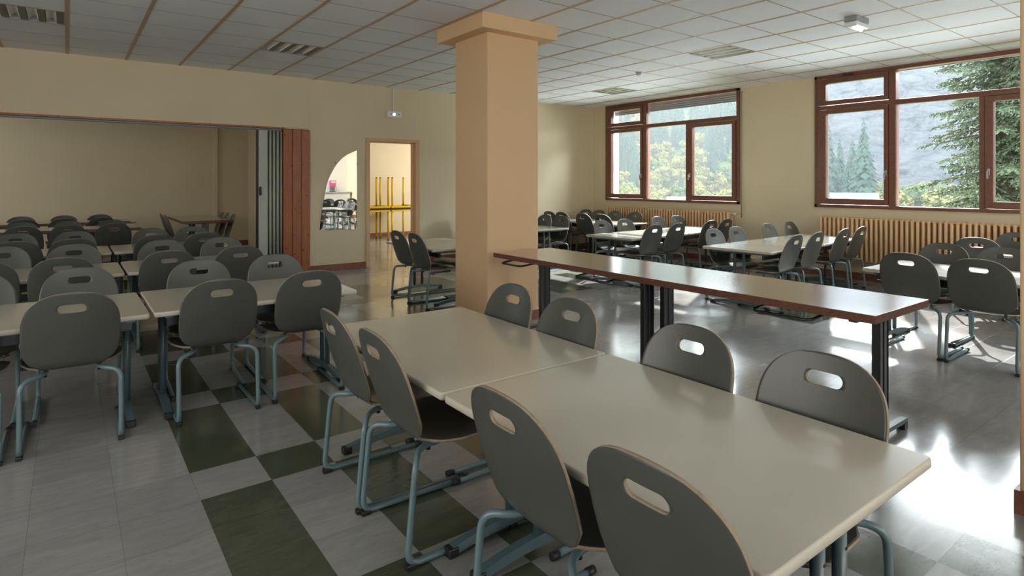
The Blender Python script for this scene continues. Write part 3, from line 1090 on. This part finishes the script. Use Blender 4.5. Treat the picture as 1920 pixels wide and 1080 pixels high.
# ------------------------------------------------------------------ brown bench table
def brown_bench(x0, x1, y0, y1, ztop, legs, label, name='long_table', hooks=None, th=.042):
    cx_, cy_ = (x0 + x1) / 2, (y0 + y1) / 2
    r = empty(name, (cx_, cy_, 0)); tag(r, label, 'table')
    hx, hy = (x1 - x0) / 2, (y1 - y0) / 2
    bm = bmesh.new()
    vs, fs = add_box(bm, -hx, hx, -hy, hy, ztop - th, ztop, 1)
    for f in fs:
        f.normal_update()
        if f.normal.z > .9: f.material_index = 0
    finish('tabletop', bm, [M['browntop'], M['brownedge']], r, bevel=.003)
    for lx, ly, foot in legs:
        X, Y = lx - cx_, ly - cy_
        bm = bmesh.new()
        for dxx in (-.030, .030):
            add_box(bm, X + dxx - .022, X + dxx + .022, Y - .02, Y + .02, .035, ztop - th - .02)
        for dxx in (-.052, .0, .052):
            add_box(bm, X + dxx - .003, X + dxx + .003, Y - .024, Y - .019, .04, ztop - th - .02)
        add_box(bm, X - foot, X + foot, Y - .02, Y + .02, .035, .060)
        add_box(bm, X - foot, X + foot, Y - .02, Y + .02, ztop - th - .022, ztop - th)
        lg = finish('leg', bm, M['blackmetal'], r, bevel=.003)
        for sg in (-1, 1):
            bm = bmesh.new(); add_box(bm, X + sg * (foot - .025) - .022, X + sg * (foot - .025) + .022, Y - .022, Y + .022, 0, .04)
            finish('rubber_foot', bm, M['blackplastic'], lg, bevel=.003)
    bm = bmesh.new()
    add_box(bm, -.02, .02, -hy + .12, hy - .12, ztop - th - .035, ztop - th - .0)
    finish('under_rail', bm, M['blackmetal'], r)
    for hxp, hyp, wd in hooks or []:
        X, Y = hxp - cx_, hyp - cy_
        sg = 1 if X > 0 else -1
        z = ztop - th - .050
        X0 = sg * .10
        bm = bmesh.new()
        add_tube(bm, fillet([(X0, Y - wd, z + .02), (X, Y - wd, z), (X, Y + wd, z), (X0, Y + wd, z + .02)], .05, 5), .009, 8)
        finish('seat_hanger', bm, M['blackmetal'], r)
    return r
brown_bench(3.12, 3.80, 1.245, 4.46, .752, [(3.50, 1.375, .32), (3.47, 2.955, .32), (3.58, 2.86, .30), (3.62, 4.33, .22)],
            'long brown wood topped table on black twin legs beside the pillar',
            hooks=[(3.16, 4.25, .15), (3.16, 3.25, .17), (3.16, 1.75, .17), (3.76, 4.0, .16), (3.76, 2.5, .17), (3.76, 3.4, .17)])
# annex brown tables
brown_bench(-1.0, .84, 9.99, 10.70, .75, [(-.8, 10.34, .3), (.64, 10.34, .3)], 'nearer brown topped table across the back of the annex')
brown_bench(-1.0, .83, 11.72, 12.42, .75, [(-.8, 12.07, .3), (.63, 12.07, .3)], 'farther brown topped table across the back of the annex')
brown_bench(1.50, 2.24, 11.02, 12.85, .75, [(1.87, 11.25, .3), (1.87, 12.6, .3)], 'brown topped table beyond the opening near the folding curtain')
for nm, ys, xs, rot in (('nearer annex brown table, near side', 9.88, (-.47, .0, .505), UP), ('nearer annex brown table, far side', 10.80, (-.53, .0, .53), DOWN),
                    ('farther annex brown table, near side', 11.60, (-.55, -.05, .44), UP), ('farther annex brown table, far side', 12.62, (-.62, -.06, .445), DOWN)):
    for k, x in enumerate(xs):
        chair(x, ys, rot, 'grey chair at the %s, %s from the left' % (nm, ORD[k]), 'chairs in the annex')
for k, (x, y) in enumerate([(1.38, 12.50), (1.38, 11.90)]):
    chair(x, y, RIGHT, 'grey chair left of the brown annex table by the curtain, %s one' % ('farther', 'nearer')[k], 'chairs in the annex')
for k, (x, y) in enumerate([(2.33, 12.35), (2.34, 11.97), (2.33, 11.42)]):
    chair(x, y, LEFT, 'grey chair right of the brown annex table by the curtain, %s from the back' % ORD[k], 'chairs in the annex')

# ------------------------------------------------------------------ yellow tables (one stacked upside down on each)
def yellow_table(label, x0, x1, y0, y1, zf, up):
    r = empty('yellow_table', ((x0 + x1) / 2, (y0 + y1) / 2, zf)); tag(r, label, 'table', 'yellow framed tables in the store room')
    hx, hy = (x1 - x0) / 2, (y1 - y0) / 2
    H_ = .755
    def Z(z): return z if up else H_ - z
    bm = bmesh.new(); add_box(bm, -hx, hx, -hy, hy, min(Z(H_), Z(H_ - .022)), max(Z(H_), Z(H_ - .022))); finish('tabletop', bm, M['blackplastic'], r)
    bm = bmesh.new()
    za, zb = sorted((Z(H_ - .022), Z(H_ - .066)))
    for a, b, c, e in ((-hx + .01, hx - .01, -hy + .005, -hy + .030), (-hx + .01, hx - .01, hy - .030, hy - .005), (-hx + .005, -hx + .030, -hy + .02, hy - .02), (hx - .03, hx - .005, -hy + .02, hy - .02)):
        add_box(bm, a, b, c, e, za, zb)
    finish('frame', bm, M['yellow'], r, bevel=.003)
    for sx_ in (-1, 1):
        for sy_ in (-1, 1):
            bm = bmesh.new()
            X, Y = sx_ * (hx - .045), sy_ * (hy - .045)
            add_tube(bm, [(X, Y, Z(.02)), (X, Y, Z(H_ - .03))], .0235, 12)
            lg = finish('leg', bm, M['yellow'], r)
            bm = bmesh.new(); a, b = sorted((Z(0), Z(.022))); add_tube(bm, [(X, Y, a), (X, Y, b)], .024, 12)
            finish('rubber_foot', bm, M['blackplastic'], lg)
YX = 6.20
for k, (a, b) in enumerate([(5.22, 6.17), (6.18, 6.90)]):
    side = ('left', 'right')[k]
    yellow_table('yellow framed table standing on the floor in the store room, %s one' % side, a, b, 13.08, 13.85, 0, True)
    yellow_table('yellow framed table stacked upside down in the store room, %s one' % side, a, b, 13.08, 13.85, .756, False)

# ------------------------------------------------------------------ mirror
def mirror():
    pts = [(599, 431), (602, 405), (606.5, 377), (611.5, 350), (617.5, 331.7), (630.8, 308.3), (646.7, 292.5), (668.5, 282), (669, 430)]
    F = Vector((math.sin(YAW), math.cos(YAW), 0)); R = Vector((math.cos(YAW), -math.sin(YAW), 0))
    out = []
    for px, py in pts:
        dd = F * FPX + R * (px - 960) + Vector((0, 0, 1)) * (341 - py)
        t = YW / dd.y
        out.append((dd.x * t, dd.z * t + CAM_H))
    curve = [Vector((p[0], 0, p[1])) for p in out[:-1]]
    curve = smooth_path(curve, 4) + [Vector((out[-1][0], 0, out[-1][1]))]
    cx_ = 3.45; cz = .64
    r = empty('wall_mirror', (cx_, YW, cz)); tag(r, 'frameless quarter round mirror on the wall left of the doorway', 'mirror')
    bm = bmesh.new()
    fr_ = [bm.verts.new((p.x - cx_, -.010, p.z - cz)) for p in curve]
    bk = [bm.verts.new((p.x - cx_, -.004, p.z - cz)) for p in curve]
    bm.faces.new(fr_); f = bm.faces.new(list(reversed(bk))); f.material_index = 1
    for k in range(len(fr_)):
        f = bm.faces.new((fr_[k], bk[k], bk[(k + 1) % len(bk)], fr_[(k + 1) % len(fr_)])); f.material_index = 1
    finish('mirror_glass', bm, [M['mirror'], M['blackplastic']], r)
    for (x, z) in ((3.385, 1.70), (3.742, 1.69), (3.30, .645), (3.60, .642)):
        bm = bmesh.new(); add_tube(bm, [(x - cx_, -.018, z - cz), (x - cx_, 0, z - cz)], .008, 8)
        finish('clip', bm, M['blackmetal'], r)
mirror()

# ------------------------------------------------------------------ small fixtures
r = empty('emergency_light', (4.384, YW, 2.475)); tag(r, 'small white emergency light on the wall above the doorway', 'light fitting')
bm = bmesh.new(); add_box(bm, -.135, .135, -.05, 0, 0, .11); finish('housing', bm, M['white'], r, bevel=.008)
bm = bmesh.new(); add_tube(bm, [(-.01, -.056, .055), (-.01, -.049, .055)], .022, 14); finish('lamp_lens', bm, M['glow'], r)
for ix in (-.055, .075):
    bm = bmesh.new(); add_tube(bm, [(ix, -.055, .058), (ix, -.049, .058)], .009, 10); finish('indicator', bm, M['blackplastic'], r)
o = box('cable_conduit', 4.366, 4.392, YW - .018, YW - .001, 2.586, CEIL - .001, M['white'], bevel=.003); tag(o, 'white cable conduit from the ceiling to the emergency light', 'conduit')
r = empty('ceiling_emergency_light', (6.10, 2.60, CEIL)); r.rotation_euler = (0, 0, 0)
tag(r, 'lit emergency light box under the ceiling near the near window', 'light fitting')
bm = bmesh.new(); add_box(bm, -.13, .13, -.06, .06, -.052, 0); finish('housing', bm, M['grey'], r, bevel=.006)
bm = bmesh.new(); add_box(bm, -.125, .125, -.058, .058, -.100, -.052); finish('diffuser', bm, M['lens'], r, bevel=.014)
bm = bmesh.new(); add_tube(bm, [(-.06, 0, -.104), (.10, 0, -.104)], .016, 10); finish('lamp_tube', bm, M['glow'], r)
r = empty('smoke_detector', (6.62, 5.78, CEIL)); tag(r, 'small round white smoke detector on the ceiling', 'smoke detector')
bm = bmesh.new(); add_tube(bm, [(0, 0, -.012), (0, 0, 0)], .055, 20); finish('base_plate', bm, M['white'], r)
bm = bmesh.new(); add_tube(bm, [(0, 0, -.048), (0, 0, -.040), (0, 0, -.012)], .04, 20, radii=[.026, .040, .044]); finish('sensor_head', bm, M['white'], r)

# ------------------------------------------------------------------ serving counter (seen in the mirror)
r = empty('serving_counter', (7.2, YB + .32, 0)); tag(r, 'white serving counter along the wall, seen in the mirror', 'counter')
bm = bmesh.new(); add_box(bm, -1.8, 1.8, -.30, .26, .0, .96); finish('cabinet', bm, M['white_wall'], r, bevel=.004)
bm = bmesh.new(); add_box(bm, -1.85, 1.85, -.31, .30, .96, 1.0); finish('worktop', bm, M['grey'], r, bevel=.005)
for k in range(5):
    bm = bmesh.new(); add_box(bm, -1.78 + k * .715, -1.08 + k * .715, .26, .278, .06, .94); dr = finish('door', bm, M['white'], r, bevel=.003)
    bm = bmesh.new(); add_box(bm, -1.18 + k * .715, -1.16 + k * .715, .278, .30, .6, .75); finish('handle', bm, M['chrome'], dr)
r = empty('counter_fill_lamp', (7.4, -3.7, CEIL)); tag(r, 'strip lamp added to brighten the serving counter in the mirror', 'ceiling light')  # extra lamp, added so the counter reads bright in the mirror
bm = bmesh.new(); add_box(bm, -.75, .75, -.08, .08, -.05, 0); finish('housing', bm, M['white'], r, bevel=.006)
bm = bmesh.new(); add_box(bm, -.74, .74, -.07, .07, -.075, -.05); finish('diffuser', bm, M['glow'], r, bevel=.01)
la = area('counter_fill_light', (7.4, -3.7, CEIL - .085), (7.4, -3.9, 0), 1.45, .14, 130, (1.0, .98, .94))  # area light of the added counter lamp
r = empty('coffee_machine', (8.35, YB + .32, 1.0)); tag(r, 'plum coloured coffee machine on the counter, seen in the mirror', 'coffee machine')
bm = bmesh.new(); add_box(bm, -.11, .11, -.14, .04, .0, .42); finish('body', bm, M['grey'], r, bevel=.01)
bm = bmesh.new(); add_box(bm, -.12, .12, .0, .14, .20, .46); finish('front_panel', bm, M['plum'], r, bevel=.02)
bm = bmesh.new(); add_box(bm, -.08, .08, .14, .146, .36, .43); finish('label_plate', bm, M['white'], r)
bm = bmesh.new(); add_box(bm, -.11, .11, .0, .15, .0, .03); finish('drip_tray', bm, M['blackplastic'], r, bevel=.005)
r = empty('toaster', (7.35, YB + .32, 1.0)); tag(r, 'pale toaster on the counter, seen in the mirror', 'toaster')
bm = bmesh.new(); add_box(bm, -.15, .15, -.09, .09, .01, .19); finish('body', bm, M['white'], r, bevel=.03)
bm = bmesh.new(); add_box(bm, -.11, .11, -.035, -.015, .188, .192); add_box(bm, -.11, .11, .015, .035, .188, .192); finish('slot', bm, M['blackplastic'], r)
bm = bmesh.new(); add_box(bm, .15, .18, -.015, .015, .10, .125); finish('lever', bm, M['blackplastic'], r)

# ------------------------------------------------------------------ outside: cliff, slope, trees, houses
GZ = -3.6
def rock_material():
    m = bpy.data.materials.new('pale_limestone')
    m.use_nodes = True
    N, L = m.node_tree.nodes, m.node_tree.links
    b = N['Principled BSDF']; b.inputs['Roughness'].default_value = .9; b.inputs['Specular IOR Level'].default_value = .1
    tc = N.new('ShaderNodeTexCoord')
    mp = N.new('ShaderNodeMapping'); mp.inputs['Scale'].default_value = (.10, .10, .20); mp.inputs['Rotation'].default_value = (.6, .2, 0)
    L.new(tc.outputs['Object'], mp.inputs[0])
    n = N.new('ShaderNodeTexNoise'); n.inputs['Scale'].default_value = 2.2; n.inputs['Detail'].default_value = 12; n.inputs['Roughness'].default_value = .80; n.inputs['Distortion'].default_value = .5
    L.new(mp.outputs[0], n.inputs['Vector'])
    cr = N.new('ShaderNodeValToRGB')
    e = cr.color_ramp.elements
    e[0].position = .40; e[0].color = (.06, .07, .085, 1)
    e[1].position = .60; e[1].color = (.36, .37, .40, 1)
    x = cr.color_ramp.elements.new(.47); x.color = (.20, .215, .245, 1)
    L.new(n.outputs[0], cr.inputs[0])
    geo = N.new('ShaderNodeNewGeometry')
    L.new(cr.outputs[0], b.inputs['Base Color'])
    bp = N.new('ShaderNodeBump'); bp.inputs['Strength'].default_value = 1.0; bp.inputs['Distance'].default_value = 5.0
    L.new(n.outputs[0], bp.inputs['Height']); L.new(bp.outputs[0], b.inputs['Normal'])
    return m
M['rock'] = rock_material()

def hill_h(x, y):
    """terrain height; x away from the building, y along it"""
    az = math.degrees(math.atan2(y, x))
    # forest slope fills the far-window azimuths (30..48 deg), cliff fills the near one (<28)
    d = math.hypot(x, y)
    f = min(max((az - 25) / 8, 0), 1)
    slope_f = max(0, d - 110) * .50
    foot = 150 + 8 * noise.noise(Vector((y * .02, 3, 0)))
    c = max(0, d - 130) * .25
    cliff = c + min(max((d - foot) / 26, 0), 1) ** 0.8 * 75
    n = 6 * noise.noise(Vector((x * .02, y * .02, 0))) + 2.5 * noise.noise(Vector((x * .07, y * .07, 5)))
    h = GZ + (slope_f * f + cliff * (1 - f)) + n * min(max((d - 90) / 60, 0), 1)
    return min(h, 78 + n)

def build_terrain():
    bm = bmesh.new()
    NX, NY = 110, 130
    V = []
    for i in range(NX + 1):
        d = 9.45 + 2 + (i / NX) ** 1.4 * 330
        row = []
        for j in range(NY + 1):
            az = math.radians(-38 + 118 * j / NY)
            x, y = d * math.cos(az) , d * math.sin(az)
            x = max(x, 9.6)
            row.append(bm.verts.new((x, y, hill_h(x, y))))
        V.append(row)
    for i in range(NX):
        for j in range(NY):
            f = bm.faces.new((V[i][j], V[i + 1][j], V[i + 1][j + 1], V[i][j + 1])); f.smooth = False
            cco = f.calc_center_median()
            az = math.degrees(math.atan2(cco.y, cco.x))
            d = math.hypot(cco.x, cco.y)
            f.material_index = 0
            if d > 140 and az < 30: f.material_index = 1
    o = finish('hillside', bm, [M['grass'], M['rock']])
    struct(o, 'pale grey cliff and wooded slope outside the windows')
build_terrain()

def conifer_mesh(name, h, rb, tiers, per, mats, seed, droop=.35, sub=1):
    rnd = random.Random(seed)
    bm = bmesh.new()
    for t in range(tiers):
        k = t / (tiers - 1)
        z = h * (.10 + .88 * k)
        R_ = rb * (1 - k) ** .85 + .03 * rb
        n = max(4, int(per * (1 - k * .6)))
        for a in range(n):
            an = 2 * PI * (a + rnd.random()) / n
            L_ = R_ * rnd.uniform(.75, 1.1)
            w = L_ * .28
            dz = -droop * L_
            ca_, sa_ = math.cos(an), math.sin(an)
            z2 = z + rnd.uniform(-.01, .01) * h
            p0 = Vector((0, 0, z2 + .02 * h)); p1 = Vector((ca_ * L_ * .6 - sa_ * w, sa_ * L_ * .6 + ca_ * w, z2 + dz * .45))
            p2 = Vector((ca_ * L_, sa_ * L_, z2 + dz)); p3 = Vector((ca_ * L_ * .6 + sa_ * w, sa_ * L_ * .6 - ca_ * w, z2 + dz * .45))
            pm = Vector((ca_ * L_ * .6, sa_ * L_ * .6, z2 + dz * .25 + .02 * h))
            v0, v1, v2, v3, vm = [bm.verts.new(p) for p in (p0, p1, p2, p3, pm)]
            bm.faces.new((v0, v1, vm)); bm.faces.new((v1, v2, vm)); bm.faces.new((v2, v3, vm)); bm.faces.new((v3, v0, vm))
    return bm

def broad_bm(rad, seed):
    """crown of many small leaf sprays gathered in clumps"""
    rnd = random.Random(seed)
    bm = bmesh.new()
    for k in range(26):
        c = Vector((rnd.gauss(0, .40), rnd.gauss(0, .40), rnd.uniform(-.55, .75))) * rad
        c.x *= 1 - .35 * abs(c.z / rad); c.y *= 1 - .35 * abs(c.z / rad)
        rr = rad * rnd.uniform(.22, .42)
        for q in range(75):
            d = Vector((rnd.gauss(0, 1), rnd.gauss(0, 1), rnd.gauss(0, 1))).normalized()
            p = c + d * rr * rnd.uniform(.55, 1.05) + Vector((0, 0, rad * 1.25))
            t1 = Vector((rnd.gauss(0, 1), rnd.gauss(0, 1), rnd.gauss(0, 1))).cross(d).normalized()
            t2 = (d.cross(t1) + d * rnd.uniform(-.6, .6)).normalized()
            w = rad * .085
            bm.faces.new([bm.verts.new(p + t1 * w), bm.verts.new(p + t2 * w), bm.verts.new(p - t1 * w), bm.verts.new(p - t2 * w)])
    return bm

def make_far_tree(kind, seed):
    r = empty('conifer_tree' if kind == 0 else 'broadleaf_tree', (0, 0, 0))
    if kind == 0:
        bm = conifer_mesh('c', 1.0, .19, 24, 13, None, seed, droop=.5)
        finish('foliage', bm, M['farconifer'], r)
    else:
        bm = broad_bm(.36, seed)
        finish('foliage', bm, M['leaf_yellow'] if kind == 1 else M['leaf_green'], r)
    bm = bmesh.new(); add_tube(bm, [(0, 0, -.1), (0, 0, .5)], .015, 6)
    finish('trunk', bm, M['bark'], r)
    return r
protos = {k: [make_far_tree(k, 11 + 7 * k + q) for q in range(3)] for k in (0, 1, 2)}
used = {}
def far_tree(kind, x, y, h, label, group):
    q = random.randrange(3)
    p = protos[kind][q]
    t = p if not used.get((kind, q)) else copy_tree(p)
    used[(kind, q)] = True
    t.location = (x, y, hill_h(x, y) - .3)
    s_ = h * random.uniform(.85, 1.15)
    t.scale = (s_ * random.uniform(.9, 1.2),) * 2 + (s_,)
    t.rotation_euler = (0, 0, random.uniform(0, 6.28))
    tag(t, label, 'tree', group)

# forest on the slope behind the far window (azimuth seen from the camera 31..46 deg)
rnd = random.Random(3)
placed = []
def fits(x, y, r):
    for a, b, q in placed:
        if math.hypot(a - x, b - y) < (q + r) * .68: return False
    placed.append((x, y, r)); return True
def slopepos(az, d):
    a = math.radians(az); return d * math.cos(a), d * math.sin(a)
LAB = ['dark conifer', 'yellow autumn tree', 'light green tree']
GRP = ['conifers', 'autumn trees', 'green trees']
n_t = 0
for k in range(9000):
    if n_t >= 285: break
    az = rnd.uniform(29.5, 47.5)
    d_ = 100 + 85 * rnd.random()
    x, y = slopepos(az, d_)
    nz = noise.noise(Vector((az * .35, d_ * .05, 1.0)))
    low = d_ < 130
    kind = 0 if (nz > (-.22 if not low else .14)) else (1 if rnd.random() < .6 else 2)
    h = rnd.uniform(6, 10) if kind == 0 else rnd.uniform(4.5, 7)
    if not fits(x, y, h * (.20 if kind == 0 else .36)): continue
    n_t += 1
    far_tree(kind, x, y, h, LAB[kind] + ' on the slope behind the far window', 'slope ' + GRP[kind])
# trees at the foot of the cliff behind the near window
n_t = 0
for k in range(4000):
    if n_t >= 62: break
    az = rnd.uniform(12.5, 26.5)
    left = az > 22.3
    d_ = rnd.uniform(78, 128)
    x, y = slopepos(az, d_)
    kind = 0 if (left and rnd.random() < .8) else (1 if rnd.random() < .5 else 2)
    h = rnd.uniform(8, 13) if kind == 0 else rnd.uniform(4.0, 6)
    if not fits(x, y, h * (.20 if kind == 0 else .36)): continue
    n_t += 1
    far_tree(kind, x, y, h, LAB[kind] + ' at the foot of the cliff behind the near window', 'cliff foot ' + GRP[kind])

# the big near spruce
def spruce(x, y, h, rb, label, seed):
    rnd = random.Random(seed)
    r = empty('spruce_tree', (x, y, GZ)); tag(r, label, 'tree')
    bm = bmesh.new(); add_tube(bm, [(0, 0, -.2), (.03, 0, h * .5), (0, 0, h)], .1, 8, radii=[.22, .12, .02]); finish('trunk', bm, M['bark'], r)
    bb = bmesh.new(); bl = bmesh.new()
    z = h * .10
    while z < h * .98:
        k = z / h
        L0 = rb * (1 - k) ** .8
        n = 6
        for a in range(n):
            an = 2 * PI * (a + rnd.random() * .8) / n
            L_ = L0 * rnd.uniform(.7, 1.1)
            pts = []
            ca_, sa_ = math.cos(an), math.sin(an)
            dr = rnd.uniform(.28, .5)
            for q in range(7):
                u = q / 6
                zz = z + .12 * L_ * u - dr * L_ * u * u + .14 * L_ * u ** 4
                pts.append(Vector((ca_ * L_ * u, sa_ * L_ * u, zz)))
            add_tube(bb, pts, .02, 4, radii=[.028 * (1 - .8 * q / 6) for q in range(7)], cap=False)
            # side twigs carrying needle sprays
            m_ = int(16 + L_ * 26)
            for s_ in range(m_):
                u = (s_ + 1) / m_
                idx = min(5, int(u * 6)); fr_ = u * 6 - idx
                base = pts[idx].lerp(pts[idx + 1], fr_)
                side = rnd.choice((-1, 1))
                tl = (.16 + .30 * (1 - u)) * min(1.0, L_) * rnd.uniform(.7, 1.2)
                dirv = Vector((ca_, sa_, 0)) * .55 + Vector((-sa_, ca_, 0)) * side * .8 + Vector((0, 0, rnd.uniform(-1.0, .05)))
                dirv.normalize()
                nn = 5
                for q in range(nn):
                    c0 = base + dirv * tl * q / nn
                    c1 = base + dirv * tl * (q + 1.3) / nn
                    w = .032 * (1 - .4 * q / nn)
                    perp = dirv.cross(Vector((rnd.uniform(-1, 1), rnd.uniform(-1, 1), rnd.uniform(-1, 1)))).normalized() * w
                    v = [bl.verts.new(c0 - perp * .4), bl.verts.new(c0.lerp(c1, .5) - perp), bl.verts.new(c1), bl.verts.new(c0.lerp(c1, .5) + perp)]
                    bl.faces.new(v)
        z += .15 + .07 * (1 - k)
    finish('branches', bb, M['bark'], r)
    finish('foliage', bl, M['greenleaf'], r)
spruce(19.0, 4.55, 15.5, 2.6, 'large dark green spruce close outside the near window at right', 5)
spruce(24.5, 4.6, 16, 2.8, 'second spruce half hidden behind the large one outside the near window', 9)

# houses
def house(name, x, y, z, w, dpt, h, rz, label):
    r = empty(name, (x, y, z), rz); tag(r, label, 'house')
    bm = bmesh.new(); add_box(bm, -w / 2, w / 2, -dpt / 2, dpt / 2, 0, h); finish('walls', bm, M['housewall'], r)
    bm = bmesh.new()
    e = .6
    for sg in (-1, 1):
        vs = [bm.verts.new(p) for p in ((-w / 2 - e, sg * (dpt / 2 + e), h - .2), (w / 2 + e, sg * (dpt / 2 + e), h - .2), (w / 2 + e, 0, h + dpt * .22), (-w / 2 - e, 0, h + dpt * .22))]
        bm.faces.new(vs)
    o = finish('roof', bm, M['roof'], r); md = o.modifiers.new('s', 'SOLIDIFY'); md.thickness = .2
    for k in range(3):
        bm = bmesh.new(); a = -w / 2 + w * (k + .5) / 3 - .5; add_box(bm, a + .3, a + .75, -dpt / 2 - .03, -dpt / 2 + .02, .6, 1.15)
        finish('window', bm, M['blackplastic'], r)
x, y = slopepos(37.6, 95); house('chalet', x, y, GZ + .4, 2.2, 2.4, 1.6, math.radians(-50), 'small pale roofed house below the forest seen in the far window')
x, y = slopepos(23.3, 74); house('chalet', x, y, GZ + 1.6, 3.4, 3.4, 1.3, math.radians(-65), 'low grey roofed house among trees seen in the left pane of the near window')

# ------------------------------------------------------------------ valley haze
hz = bpy.data.materials.new('valley_haze')
hz.use_nodes = True
nt = hz.node_tree
for n in list(nt.nodes): nt.nodes.remove(n)
ho = nt.nodes.new('ShaderNodeOutputMaterial')
hv = nt.nodes.new('ShaderNodeVolumeScatter')
hv.inputs['Color'].default_value = (0.88, 0.94, 1.0, 1)
hv.inputs['Density'].default_value = 0.0020
nt.links.new(hv.outputs[0], ho.inputs['Volume'])
bm = bmesh.new(); add_box(bm, 26, 420, -330, 420, -12, 120)
o = finish('haze', bm, hz)
tag(o, 'thin bluish haze in the valley outside the windows', 'haze', kind='stuff')
